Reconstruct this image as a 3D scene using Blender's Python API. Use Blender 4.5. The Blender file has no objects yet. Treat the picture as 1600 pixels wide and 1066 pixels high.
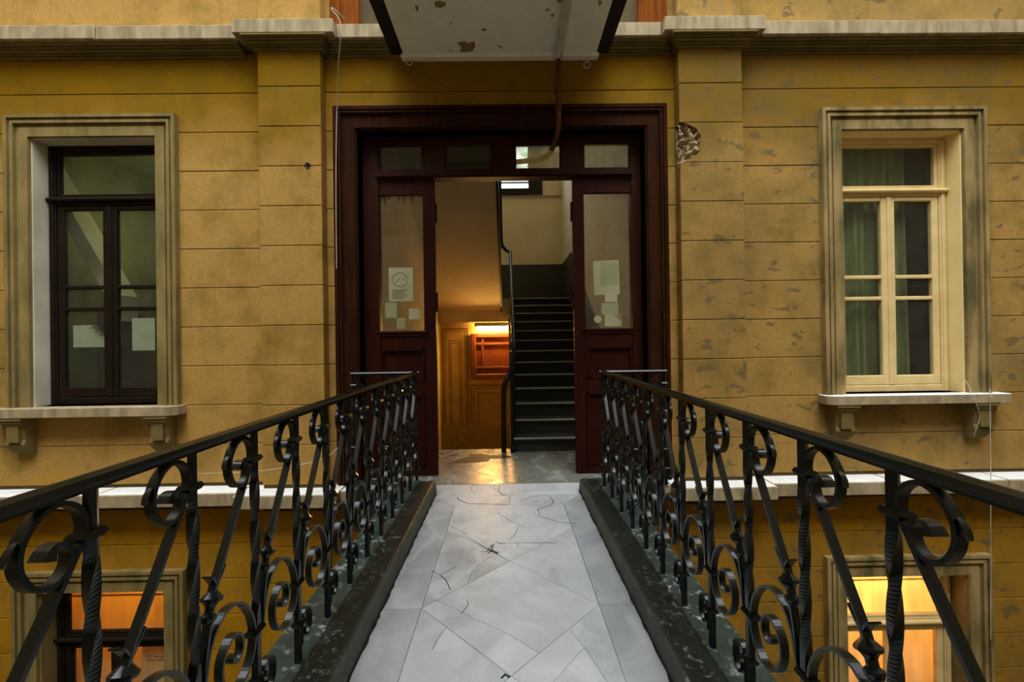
import bpy, math, random
from mathutils import Vector, Matrix
random.seed(7)
R = math.radians
S = bpy.context.scene
COL = S.collection
# ------------------------------------------------------------------ camera
F = 670.0
YAW, PITCH, ROLL = -math.atan(7 / F), math.atan(2 / F), R(-0.82)
CAMZ = 1.25
cd = bpy.data.cameras.new('camera'); cam = bpy.data.objects.new('camera', cd); COL.objects.link(cam)
cd.sensor_width = 36.0; cd.lens = F / 1600 * 36; cd.clip_start = 0.02
CM = Matrix.Translation((0, 0, CAMZ)) @ Matrix.Rotation(YAW, 4, 'Z') @ Matrix.Rotation(math.pi / 2 + PITCH, 4, 'X') @ Matrix.Rotation(ROLL, 4, 'Z')
cam.matrix_world = CM
S.camera = cam
# ------------------------------------------------------------------ sky, light and exposure
SKY = 0.95
w = bpy.data.worlds.new('overcast_sky'); S.world = w; w.use_nodes = True
bg = w.node_tree.nodes['Background']; bg.inputs[0].default_value = (0.86, 0.95, 1.0, 1); bg.inputs[1].default_value = SKY
def portal(name, loc, rot, sx, sy):
    l = bpy.data.lights.new(name, 'AREA'); l.shape = 'RECTANGLE'; l.size = sx; l.size_y = sy; l.cycles.is_portal = True
    o = bpy.data.objects.new(name, l); COL.objects.link(o); o.location = loc; o.rotation_euler = rot
    return o
portal('courtyard_daylight', (0, 0.35, 10.1), (0, 0, 0), 13.0, 7.1)
portal('stair_window_daylight', (-0.05, 9.5, 5.45), (R(-90), 0, 0), 1.7, 2.0)
portal('added_skylight_portal', (0.0, 7.4, 6.8), (0, 0, 0), 2.4, 3.6)  # portal serving the added stairwell skylight
sd = bpy.data.lights.new('cloud_veiled_sun', 'SUN'); sd.energy = 0.30; sd.angle = R(22); sd.color = (1.0, 0.97, 0.92)
so = bpy.data.objects.new('cloud_veiled_sun', sd); COL.objects.link(so); so.location = (0, -6, 14); so.rotation_euler = (R(27), 0, R(3))
vs = S.view_settings
vs.view_transform = 'Standard'; vs.look = 'None'; vs.gamma = 1.0; vs.use_curve_mapping = False
vs.exposure = 2.62

# ------------------------------------------------------------------ helpers
def pt(px, py, Y):
    """world point seen at a photograph pixel, at depth Y"""
    d = CM.to_3x3() @ Vector(((px - 800) / F, (533 - py) / F, -1))
    k = Y / d.y
    return Vector((d.x * k, Y, CAMZ + d.z * k))
def fl(px, py):
    d = CM.to_3x3() @ Vector(((px - 800) / F, (533 - py) / F, -1))
    k = -CAMZ / d.z
    return (d.x * k, d.y * k)
class MB:
    def __init__(s): s.v = []; s.f = []; s.sm = []
    def add(s, vs_, fs, smooth=False):
        n = len(s.v); s.v += [tuple(p) for p in vs_]
        s.f += [tuple(i + n for i in f) for f in fs]; s.sm += [smooth] * len(fs); return s
    def box(s, x0, x1, y0, y1, z0, z1):
        return s.add([(x0,y0,z0),(x1,y0,z0),(x1,y1,z0),(x0,y1,z0),(x0,y0,z1),(x1,y0,z1),(x1,y1,z1),(x0,y1,z1)],
            [(0,3,2,1),(4,5,6,7),(0,1,5,4),(1,2,6,5),(2,3,7,6),(3,0,4,7)])
    def cbox(s, x0, x1, y0, y1, z0, z1, c=0.006):
        """box whose front (low y) edges are chamfered"""
        a = [(x0+c,y0,z0+c),(x1-c,y0,z0+c),(x1-c,y0,z1-c),(x0+c,y0,z1-c)]
        b = [(x0,y0+c,z0),(x1,y0+c,z0),(x1,y0+c,z1),(x0,y0+c,z1)]
        d = [(x0,y1,z0),(x1,y1,z0),(x1,y1,z1),(x0,y1,z1)]
        return s.add(a+b+d, [(0,1,2,3),(4,5,1,0),(5,6,2,1),(6,7,3,2),(7,4,0,3),
            (8,9,5,4),(9,10,6,5),(10,11,7,6),(11,8,4,7),(11,10,9,8)])
    def bbox(s, x0, x1, y0, y1, z0, z1, c=0.006):
        """box chamfered on every edge"""
        xs=(x0,x0+c,x1-c,x1); ys=(y0,y0+c,y1-c,y1); zs=(z0,z0+c,z1-c,z1); v=[]; ix={}
        def P(i,j,k):
            key=(i,j,k)
            if key not in ix: ix[key]=len(v); v.append((xs[i],ys[j],zs[k]))
            return ix[key]
        f=[(P(1,1,0),P(1,2,0),P(2,2,0),P(2,1,0)),(P(1,1,3),P(2,1,3),P(2,2,3),P(1,2,3)),
           (P(1,0,1),P(2,0,1),P(2,0,2),P(1,0,2)),(P(1,3,1),P(1,3,2),P(2,3,2),P(2,3,1)),
           (P(0,1,1),P(0,1,2),P(0,2,2),P(0,2,1)),(P(3,1,1),P(3,2,1),P(3,2,2),P(3,1,2)),
           (P(1,0,1),P(1,1,0),P(2,1,0),P(2,0,1)),(P(1,0,2),P(2,0,2),P(2,1,3),P(1,1,3)),
           (P(1,3,1),P(2,3,1),P(2,2,0),P(1,2,0)),(P(1,3,2),P(1,2,3),P(2,2,3),P(2,3,2)),
           (P(0,1,1),P(0,2,1),P(1,2,0),P(1,1,0)),(P(3,1,1),P(2,1,0),P(2,2,0),P(3,2,1)),
           (P(0,1,2),P(1,1,3),P(1,2,3),P(0,2,2)),(P(3,1,2),P(3,2,2),P(2,2,3),P(2,1,3)),
           (P(0,1,1),P(0,1,2),P(1,0,2),P(1,0,1)),(P(3,1,1),P(2,0,1),P(2,0,2),P(3,1,2)),
           (P(0,2,1),P(1,3,1),P(1,3,2),P(0,2,2)),(P(3,2,1),P(3,2,2),P(2,3,2),P(2,3,1))]
        for i,a in ((0,1),(3,2)):
            for j,b in ((0,1),(3,2)):
                for k,d in ((0,1),(3,2)): f.append((P(i,b,d),P(a,j,d),P(a,b,k)))
        return s.add(v,f)
    def prism(s, pts, axis, a, b, smooth=False):
        """polygon pts extruded along axis from a to b. axis x: pts are (y,z); y: (x,z); z: (x,y)"""
        def m(p,t): return {'x':(t,p[0],p[1]),'y':(p[0],t,p[1]),'z':(p[0],p[1],t)}[axis]
        n=len(pts)
        s.add([m(p,a) for p in pts]+[m(p,b) for p in pts],[tuple(range(n))[::-1],tuple(range(n,2*n))])
        return s.add([m(p,a) for p in pts]+[m(p,b) for p in pts],[(i,(i+1)%n,n+(i+1)%n,n+i) for i in range(n)],smooth)
    def tube(s, path, r, n=8, rb=None):
        P=[Vector(p) for p in path]; rings=[]; up=None
        rs = r if isinstance(r,(list,tuple)) else [r]*len(P)
        for i,p in enumerate(P):
            t=(P[min(i+1,len(P)-1)]-P[max(i-1,0)]).normalized()
            if up is None: up=Vector((0,0,1)) if abs(t.z)<.9 else Vector((1,0,0))
            a=t.cross(up)
            if a.length<1e-4: a=t.orthogonal()
            a.normalize(); b=a.cross(t).normalized(); up=b
            rings.append([p+a*rs[i]*math.cos(2*math.pi*k/n)+b*rs[i]*math.sin(2*math.pi*k/n) for k in range(n)])
        v=[q for g in rings for q in g]; f=[]
        for i in range(len(P)-1):
            for k in range(n): f.append((i*n+k,i*n+(k+1)%n,(i+1)*n+(k+1)%n,(i+1)*n+k))
        s.add(v,f,True)
        m=len(P)-1
        return s.add(rings[0]+rings[m],[tuple(range(n)),tuple(range(n,2*n))[::-1]])
    def lathe(s, prof, n=10, o=(0,0,0), d=(0,0,1)):
        d=Vector(d).normalized(); a=d.orthogonal().normalized(); b=d.cross(a); o=Vector(o); v=[]
        for r,h in prof:
            for k in range(n):
                t=2*math.pi*k/n; v.append(o+d*h+a*r*math.cos(t)+b*r*math.sin(t))
        f=[]
        for i in range(len(prof)-1):
            for k in range(n): f.append((i*n+k,i*n+(k+1)%n,(i+1)*n+(k+1)%n,(i+1)*n+k))
        f.append(tuple(range(n))[::-1]); f.append(tuple(range((len(prof)-1)*n,len(prof)*n)))
        return s.add(v,f,False)
    def strap(s, path, w_, t, mp):
        """flat bar bent along a 2-D path (u,z); mp(n,u,z) gives the world point"""
        n=len(path); v=[]
        for i,(u,z) in enumerate(path):
            a=path[min(i+1,n-1)]; b=path[max(i-1,0)]; dx,dz=a[0]-b[0],a[1]-b[1]; L=math.hypot(dx,dz) or 1
            nx,nz=-dz/L,dx/L
            tt=(t(i/(n-1)) if callable(t) else t)/2; ww=(w_(i/(n-1)) if callable(w_) else w_)/2
            v+=[mp(-ww,u+nx*tt,z+nz*tt),mp(ww,u+nx*tt,z+nz*tt),mp(ww,u-nx*tt,z-nz*tt),mp(-ww,u-nx*tt,z-nz*tt)]
        f=[]
        for i in range(n-1):
            for k in range(4): f.append((i*4+k,i*4+(k+1)%4,i*4+4+(k+1)%4,i*4+4+k))
        f+=[(0,1,2,3),(4*n-1,4*n-2,4*n-3,4*n-4)]
        return s.add(v,f,False)
    def mesh(s, name, m):
        me=bpy.data.meshes.new(name); me.from_pydata(s.v,[],s.f); me.update()
        me.polygons.foreach_set('use_smooth',s.sm); me.validate()
        bm_fix(me); me.materials.append(m); return me
    def build(s, name, m, parent=None):
        return link(name, s.mesh(name,m), parent)
import bmesh
def bm_fix(me):
    b=bmesh.new(); b.from_mesh(me); bmesh.ops.recalc_face_normals(b,faces=b.faces); b.to_mesh(me); b.free()
def pale_top(o):  # whitens up-facing faces, painting overhead light onto ledges and sills
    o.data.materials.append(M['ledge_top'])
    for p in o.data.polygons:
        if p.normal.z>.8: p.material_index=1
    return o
def link(name, me, parent=None, loc=None, rz=0):
    o=bpy.data.objects.new(name,me); COL.objects.link(o)
    if parent: o.parent=parent
    if loc is not None: o.location=loc
    if rz: o.rotation_euler[2]=rz
    return o
def empty(name, loc=(0,0,0)):
    o=bpy.data.objects.new(name,None); COL.objects.link(o); o.location=loc; o.empty_display_size=.1
    return o
def tag(o, label, cat, group=None, kind=None):
    o['label']=label; o['category']=cat
    if group: o['group']=group
    if kind: o['kind']=kind
    return o
def spline(pts, n=6):
    out=[]; P=[pts[0]]+list(pts)+[pts[-1]]
    for i in range(1,len(P)-2):
        for k in range(n):
            t=k/n; q=[]
            for c in range(len(pts[0])):
                a,b,d,e=P[i-1][c],P[i][c],P[i+1][c],P[i+2][c]
                q.append(.5*((2*b)+(-a+d)*t+(2*a-5*b+4*d-e)*t*t+(-a+3*b-3*d+e)*t**3))
            out.append(tuple(q))
    out.append(tuple(pts[-1])); return out

# ------------------------------------------------------------------ materials
def new_mat(name):
    m=bpy.data.materials.new(name); m.use_nodes=True; nt=m.node_tree
    return m, nt, nt.nodes['Principled BSDF']
def N(nt, t, **kw):
    n=nt.nodes.new(t)
    for k,v in kw.items(): setattr(n,k,v)
    return n
def mixc(nt, fac, a, b, mode='MIX'):
    n=N(nt,'ShaderNodeMix',data_type='RGBA',blend_type=mode)
    for sock,val in ((n.inputs[0],fac),(n.inputs[6],a),(n.inputs[7],b)):
        if hasattr(val,'is_output') or isinstance(val,bpy.types.NodeSocket): nt.links.new(val,sock)
        elif isinstance(val,(tuple,list)): sock.default_value=tuple(val)+(1,) if len(val)==3 else val
        else: sock.default_value=val
    return n.outputs[2]
def noise(nt, vec, scale, detail=4, rough=.55, dist=0):
    n=N(nt,'ShaderNodeTexNoise'); n.inputs['Scale'].default_value=scale; n.inputs['Detail'].default_value=detail
    n.inputs['Roughness'].default_value=rough; n.inputs['Distortion'].default_value=dist
    if vec is not None: nt.links.new(vec,n.inputs['Vector'])
    return n.outputs['Fac']
def ramp(nt, fac, lo, hi, a=0.0, b=1.0):
    n=N(nt,'ShaderNodeMapRange'); n.inputs[1].default_value=lo; n.inputs[2].default_value=hi
    n.inputs[3].default_value=a; n.inputs[4].default_value=b; nt.links.new(fac,n.inputs[0]); return n.outputs[0]
def mathn(nt, op, a, b=None):
    n=N(nt,'ShaderNodeMath',operation=op)
    for i,v in enumerate((a,b)):
        if v is None: continue
        if isinstance(v,bpy.types.NodeSocket): nt.links.new(v,n.inputs[i])
        else: n.inputs[i].default_value=v
    return n.outputs[0]
def wpos(nt, scale=(1,1,1), rnd=0):
    g=N(nt,'ShaderNodeNewGeometry'); mp=N(nt,'ShaderNodeMapping'); mp.inputs['Scale'].default_value=scale
    nt.links.new(g.outputs['Position'],mp.inputs['Vector'])
    if rnd:
        oi=N(nt,'ShaderNodeObjectInfo'); cb=N(nt,'ShaderNodeCombineXYZ')
        for i,k in enumerate((rnd,rnd*1.7,rnd*.6)): nt.links.new(mathn(nt,'MULTIPLY',oi.outputs['Random'],k),cb.inputs[i])
        nt.links.new(cb.outputs[0],mp.inputs['Location'])
    return mp.outputs[0]
def bump(nt, bs, h, strength, dist=.01):
    b=N(nt,'ShaderNodeBump'); b.inputs['Strength'].default_value=strength; b.inputs['Distance'].default_value=dist
    nt.links.new(h,b.inputs['Height']); nt.links.new(b.outputs[0],bs.inputs['Normal'])
def simple(name, c1, c2=None, scale=8, rough=.6, bstr=0, bscale=60, metal=0, spec=.25, stretch=(1,1,1), lo=.35, hi=.65):
    m,nt,bs=new_mat(name); c2=c2 or tuple(x*.75 for x in c1)
    v=wpos(nt,stretch); n=noise(nt,v,scale)
    nt.links.new(mixc(nt,ramp(nt,n,lo,hi),c1,c2),bs.inputs['Base Color'])
    bs.inputs['Roughness'].default_value=rough; bs.inputs['Metallic'].default_value=metal; bs.inputs['Specular IOR Level'].default_value=spec
    if bstr: bump(nt,bs,noise(nt,v,bscale),bstr,.004)
    return m
def facade(name, chips=.0, ochre_all=False):
    """lime plaster: ochre paint kept under the cornice, washed to beige below; lower storey ochre brightened for missing light"""
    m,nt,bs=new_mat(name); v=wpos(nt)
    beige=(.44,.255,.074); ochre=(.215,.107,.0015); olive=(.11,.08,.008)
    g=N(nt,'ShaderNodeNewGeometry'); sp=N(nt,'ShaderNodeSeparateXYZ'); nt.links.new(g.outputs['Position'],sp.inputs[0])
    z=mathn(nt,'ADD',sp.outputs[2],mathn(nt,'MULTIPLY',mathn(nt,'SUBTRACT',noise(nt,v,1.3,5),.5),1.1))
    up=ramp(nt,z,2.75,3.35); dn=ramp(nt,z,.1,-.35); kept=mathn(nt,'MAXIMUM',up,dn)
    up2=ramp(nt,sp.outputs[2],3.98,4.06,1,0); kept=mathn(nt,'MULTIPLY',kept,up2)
    low=(.40,.19,.004)  # lower storey ochre brightened, colour standing in for missing warm light
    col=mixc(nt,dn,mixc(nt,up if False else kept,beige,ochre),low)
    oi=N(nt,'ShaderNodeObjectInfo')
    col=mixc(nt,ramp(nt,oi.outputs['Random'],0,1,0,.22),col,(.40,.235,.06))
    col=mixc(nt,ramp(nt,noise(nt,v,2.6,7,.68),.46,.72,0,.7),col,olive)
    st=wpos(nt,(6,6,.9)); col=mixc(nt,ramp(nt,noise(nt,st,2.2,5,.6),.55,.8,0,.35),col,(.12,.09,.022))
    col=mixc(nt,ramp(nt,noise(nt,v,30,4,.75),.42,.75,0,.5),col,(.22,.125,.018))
    if chips:
        c=ramp(nt,noise(nt,wpos(nt,(3.2,3.2,5.5)),1.6,7,.62,.3),.60,.615); col=mixc(nt,mathn(nt,'MULTIPLY',c,chips),col,(.13,.095,.045)); col=mixc(nt,ramp(nt,noise(nt,v,1.7,6,.7),.40,.72,.12,.62),col,(.15,.115,.05))
    nt.links.new(col,bs.inputs['Base Color']); bs.inputs['Roughness'].default_value=.95; bs.inputs['Specular IOR Level'].default_value=.04
    bump(nt,bs,noise(nt,v,70,6,.7),.25,.004)
    return m
def marble(name, tone, vein, rough=.42):
    m,nt,bs=new_mat(name); v=wpos(nt,(1,1,1),9.0)
    d=noise(nt,v,2.5,6,.6,1.0); wv=N(nt,'ShaderNodeTexWave'); wv.inputs['Scale'].default_value=1.1; wv.inputs['Distortion'].default_value=9
    wv.inputs['Detail'].default_value=4; wv.inputs['Detail Scale'].default_value=1.6; nt.links.new(v,wv.inputs['Vector'])
    col=mixc(nt,ramp(nt,d,.35,.7),tone,vein)
    col=mixc(nt,ramp(nt,wv.outputs['Fac'],.86,1,0,.45),col,(.68,.7,.72))
    col=mixc(nt,ramp(nt,noise(nt,wpos(nt),60,3,.7),.55,.75,0,.25),col,(.25,.26,.27))
    oi=N(nt,'ShaderNodeObjectInfo'); col=mixc(nt,ramp(nt,oi.outputs['Random'],0,1,0,.35),col,vein)
    nt.links.new(col,bs.inputs['Base Color']); bs.inputs['Roughness'].default_value=rough
    nt.links.new(ramp(nt,noise(nt,wpos(nt),7,5,.6),.3,.7,rough-.06,rough+.16),bs.inputs['Roughness'])
    bump(nt,bs,noise(nt,wpos(nt),45,5,.6),.06,.003)
    return m
def scuffed(name, base, scuff, lo, hi, scale, rough, bstr=.2, dk=.55):
    m,nt,bs=new_mat(name); v=wpos(nt)
    a=noise(nt,v,scale,8,.72); b=noise(nt,v,2.6,3); f=mathn(nt,'MULTIPLY',ramp(nt,a,lo,hi),ramp(nt,b,.38,.62))
    col=mixc(nt,ramp(nt,noise(nt,v,9,4),.3,.7),base,tuple(x*dk for x in base))
    nt.links.new(mixc(nt,f,col,scuff),bs.inputs['Base Color']); bs.inputs['Roughness'].default_value=rough
    bump(nt,bs,a,bstr,.006); return m
def glass(name, tint=(.93,.96,.93), dirt=.02):
    m,nt,bs=new_mat(name); out=nt.nodes['Material Output']
    tr=N(nt,'ShaderNodeBsdfTransparent'); tr.inputs[0].default_value=tint+(1,)
    gl=N(nt,'ShaderNodeBsdfGlossy'); gl.inputs['Roughness'].default_value=.03
    lw=N(nt,'ShaderNodeLayerWeight'); lw.inputs[0].default_value=.5
    fr=mathn(nt,'ADD',mathn(nt,'MULTIPLY',mathn(nt,'POWER',lw.outputs['Facing'],5.0),.96),.03)
    mx=N(nt,'ShaderNodeMixShader'); nt.links.new(fr,mx.inputs[0]); nt.links.new(tr.outputs[0],mx.inputs[1]); nt.links.new(gl.outputs[0],mx.inputs[2])
    df=N(nt,'ShaderNodeBsdfDiffuse'); df.inputs[0].default_value=(.5,.5,.42,1)
    m2=N(nt,'ShaderNodeMixShader'); nt.links.new(ramp(nt,noise(nt,wpos(nt),6,6,.65),.3,.8,dirt*.3,dirt*1.6),m2.inputs[0])
    nt.links.new(mx.outputs[0],m2.inputs[1]); nt.links.new(df.outputs[0],m2.inputs[2]); nt.links.new(m2.outputs[0],out.inputs[0])
    return m
def frosted(name):
    m,nt,bs=new_mat(name); out=nt.nodes['Material Output']
    tr=N(nt,'ShaderNodeBsdfTransparent'); tr.inputs[0].default_value=(.85,.86,.76,1)
    tl=N(nt,'ShaderNodeBsdfTranslucent'); tl.inputs[0].default_value=(.75,.77,.66,1)
    mx=N(nt,'ShaderNodeMixShader'); nt.links.new(ramp(nt,noise(nt,wpos(nt),9,6,.7),.3,.75,.35,.8),mx.inputs[0])
    nt.links.new(tr.outputs[0],mx.inputs[1]); nt.links.new(tl.outputs[0],mx.inputs[2]); nt.links.new(mx.outputs[0],out.inputs[0])
    return m
def emit(name, c, s):
    m,nt,bs=new_mat(name); bs.inputs['Base Color'].default_value=c+(1,); bs.inputs['Emission Color'].default_value=c+(1,); bs.inputs['Emission Strength'].default_value=s
    return m
M={}
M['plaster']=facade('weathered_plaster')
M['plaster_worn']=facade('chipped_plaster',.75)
M['joint']=simple('joint_mortar',(.10,.07,.03),rough=.95)
M['ledge']=simple('ledge_stone',(.42,.33,.20),(.25,.195,.11),5,.85,.2,50,stretch=(3,3,.8))
M['ledge_top']=simple('toplit_white_stone',(.78,.78,.77),(.66,.66,.65),9,.8)  # whiter stone for upward faces, with the light from above in the colour
M['mould']=simple('moulding_plaster',(.20,.14,.045),(.12,.09,.028),4,.9,.15)
M['archi']=simple('architrave_plaster',(.27,.19,.065),(.15,.115,.036),3.5,.9,.2,50,stretch=(2,2,.7))
M['archi_r']=simple('architrave_plaster_dirty',(.36,.25,.10),(.10,.08,.025),3,.9,.2,50,stretch=(2,2,.6))
M['reveal']=simple('reveal_plaster',(.66,.60,.47),(.50,.44,.33),3,.9,.15)
M['reveal_y']=simple('reveal_plaster_yellow',(.90,.69,.32),(.80,.61,.27),3,.9,.1)
M['cream']=simple('cream_window_paint',(.72,.54,.25),(.62,.46,.20),6,.5,.05)
M['brownwood']=simple('dark_brown_window_paint',(.016,.009,.005),(.010,.006,.004),6,.5,.05,spec=.1)
M['redwood']=simple('oxblood_door_paint',(.040,.008,.004),(.025,.005,.003),5,.5,.08,40,spec=.10,stretch=(4,4,.6))
M['casing']=simple('russet_casing_paint',(.040,.0125,.0038),(.022,.007,.0025),4,.7,.1,40,spec=.04,stretch=(4,4,.6))
M['iron']=scuffed('black_green_iron',(.0045,.0085,.0075),(.05,.065,.058),.66,.8,40,.24,.06)
M['kerb']=scuffed('scuffed_black_kerb_paint',(.016,.022,.018),(.36,.38,.33),.55,.66,30,.45,.45)
M['kerb_in']=scuffed('grey_green_kerb_face',(.060,.078,.058),(.30,.29,.22),.57,.70,16,.6,.3)
M['ledge_g']=scuffed('scuffed_green_ledge_paint',(.035,.056,.048),(.46,.50,.47),.545,.64,26,.42,.45)
M['marble']=marble('white_marble',(.73,.745,.775),(.44,.458,.49))
M['marble_b']=marble('grey_border_marble',(.56,.58,.605),(.30,.318,.345))
M['marble_h']=marble('hall_marble',(.27,.26,.22),(.22,.215,.185),.24)
M['grout']=simple('dark_grout',(.05,.05,.045),rough=.9)
M['crack']=simple('crack_dirt',(.02,.02,.018),rough=.95)
M['white_soffit']=scuffed('flaking_white_paint',(.93,.88,.74),(.50,.36,.16),.74,.77,9,.85,.2,.9)
M['white_soffit'].name='flaking_white_paint'
M['peel']=simple('bare_peeled_plaster',(.33,.23,.08),(.24,.16,.06),14,.95,.3)
M['darksteel']=simple('dark_steel_beam',(.022,.017,.015),rough=.7)
M['pipe_w']=simple('white_painted_pipe',(.60,.55,.45),rough=.6)
M['pipe_r']=simple('rusty_red_pipe',(.13,.035,.018),(.08,.022,.012),12,.5)
M['hall']=simple('hall_plaster',(.58,.49,.33),(.50,.42,.27),2,.9,.1)
M['hall_r']=simple('pale_hall_plaster',(.66,.60,.50),(.58,.52,.42),2,.9,.1)
M['gold']=simple('ochre_stencil_wall',(.52,.36,.12),(.42,.28,.09),3,.8,.1)
M['stencil']=simple('brown_stencil_paint',(.16,.095,.03),rough=.8)
M['dado']=simple('charcoal_dado_paint',(.045,.042,.032),(.034,.032,.024),3,.55)
M['stairstone']=simple('dark_stair_stone',(.045,.045,.042),(.03,.03,.028),5,.5)
M['nosing']=simple('worn_stair_nosing',(.50,.50,.44),(.36,.36,.32),6,.5)
M['blackiron']=simple('black_stair_iron',(.012,.011,.010),rough=.4)
M['hatchwood']=simple('red_brown_hatch_paint',(.20,.05,.015),(.14,.035,.012),5,.5)
M['paper']=simple('white_paper',(.85,.82,.74),(.76,.73,.66),8,.9)
M['paper_d']=simple('pale_green_paper',(.62,.64,.50),(.54,.56,.43),8,.9)
M['paper_g']=simple('grey_green_paper',(.36,.37,.27),(.31,.32,.23),8,.9)
M['ink']=simple('grey_ink',(.30,.30,.28),rough=.9)
M['inkd']=simple('dark_ink',(.05,.02,.012),rough=.9)
M['curtain']=simple('green_curtain_cloth',(.17,.18,.070),(.11,.12,.045),5,.9,.1,200,stretch=(8,8,.6))
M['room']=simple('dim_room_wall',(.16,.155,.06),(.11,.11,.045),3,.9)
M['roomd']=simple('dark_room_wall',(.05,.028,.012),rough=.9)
M['lit']=simple('lit_room_wall',(.75,.55,.28),(.66,.48,.24),3,.9)
M['court']=simple('courtyard_plaster',(.36,.28,.15),(.28,.21,.11),1.5,.9)
M['rubble']=simple('broken_rubble_stone',(.55,.43,.26),(.20,.15,.08),14,.95,.6,40)
M['cable']=simple('pale_cable_sheath',(.50,.44,.33),rough=.7)
M['glass']=glass('window_glass')
M['glass_d']=glass('dusty_door_glass',(.90,.90,.82),.05)
M['glass_sky']=glass('dimming_skylight_glass',(.55,.48,.34),.05)  # warm dim tint on the added skylight, toning down its light
M['glass_s']=glass('dark_transom_glass',(.30,.30,.20),.03)  # darker tint for the two left transom panes
M['glass_f']=frosted('frosted_transom_glass')
M['tube']=emit('fluorescent_tube_glow',(1.0,.56,.15),50.0)
M['fixture']=simple('fixture_white_enamel',(.6,.55,.45),rough=.5)

# ------------------------------------------------------------------ key dimensions
YW=3.90                      # face of the facade
YP=3.80                      # face of the pilasters
ZT=4.06                      # top of the upper string course
PL=(-2.172,-1.622); PR=(1.56,2.127)          # pilaster x ranges
DX0,DX1,DZ=-1.335,1.275,3.185                # door recess
CX0,CX1,CZ=-1.545,1.475,3.40                 # outer edge of door casing
WL,WR=-3.70,3.635                            # window centres
HO,HA=.565,.755                              # half opening / half architrave
JU=[.02+.352*k for k in range(11)]+[3.90]    # course joints above the string course
JD=[-.13-.075,-.525,-.845,-1.165,-1.485,-1.805,-2.125,-2.445,-2.765,-3.085,-3.4]

# ------------------------------------------------------------------ the facade wall
def grid_wall(name, x0,x1,z0,z1,y0,y1, holes, m):
    xs=sorted({x0,x1}|{h[i] for h in holes for i in (0,1)}); zs=sorted({z0,z1}|{h[i] for h in holes for i in (2,3)})
    mb=MB()
    for a,b in zip(xs,xs[1:]):
        for c,d in zip(zs,zs[1:]):
            if any(h[0]<(a+b)/2<h[1] and h[2]<(c+d)/2<h[3] for h in holes): continue
            mb.box(a,b,y0,y1,c,d)
    return mb.build(name,m)
ZL=-4.08
holes=[(DX0,DX1,-.01,DZ)]
for c in (WL,WR):
    for zo in (0,ZL): holes.append((c-HO,c+HO,.73+zo,3.15+zo))
wall=grid_wall('wall_front',-6.5,6.5,-5.0,10.0,YW+.012,YW+.26,holes,M['joint'])
tag(wall,'weathered ochre plaster facade scored into courses around the red doorway','wall',kind='structure')
def courses(zs, xr, y0, m, opens, parent, name='plaster_block', gap=.005, dz0=None):
    for a,b in zip(zs,zs[1:]):
        lo,hi=min(a,b),max(a,b)
        segs=[xr]
        for (ox0,ox1,oz0,oz1) in opens:
            if hi>oz0+.01 and lo<oz1-.01 and (min(hi,oz1)-max(lo,oz0))>.12:
                ns=[]
                for s0,s1 in segs:
                    if ox1<=s0 or ox0>=s1: ns.append((s0,s1)); continue
                    if ox0>s0: ns.append((s0,ox0))
                    if ox1<s1: ns.append((ox1,s1))
                segs=ns
        for s0,s1 in segs:
            if s1-s0<.02: continue
            j=random.uniform(-.0015,.0015)
            MB().cbox(s0,s1,y0+j,YW+.05 if y0<YW else y0+.05,lo+gap/2,hi-gap/2,.004).build(name,m,parent)
win_open=[(WL-HA+.02,WL+HA-.02,.66,3.20),(WR-HA+.02,WR+HA-.02,.66,3.20)]
win_low=[(c-HA+.02,c+HA-.02,.66+ZL,3.20+ZL) for c in (WL,WR)]
door_open=[(CX0+.02,CX1-.02,0,3.25)]
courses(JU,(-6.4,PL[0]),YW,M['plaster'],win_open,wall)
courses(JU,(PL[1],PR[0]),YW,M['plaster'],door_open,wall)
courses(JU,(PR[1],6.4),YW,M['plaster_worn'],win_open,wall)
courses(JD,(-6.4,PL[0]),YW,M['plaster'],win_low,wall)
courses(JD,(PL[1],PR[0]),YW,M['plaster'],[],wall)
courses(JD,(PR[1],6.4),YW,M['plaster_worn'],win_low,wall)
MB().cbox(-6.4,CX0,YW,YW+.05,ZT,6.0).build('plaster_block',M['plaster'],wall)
MB().cbox(CX1,6.4,YW,YW+.05,ZT,6.0).build('plaster_block',M['plaster_worn'],wall)
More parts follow.
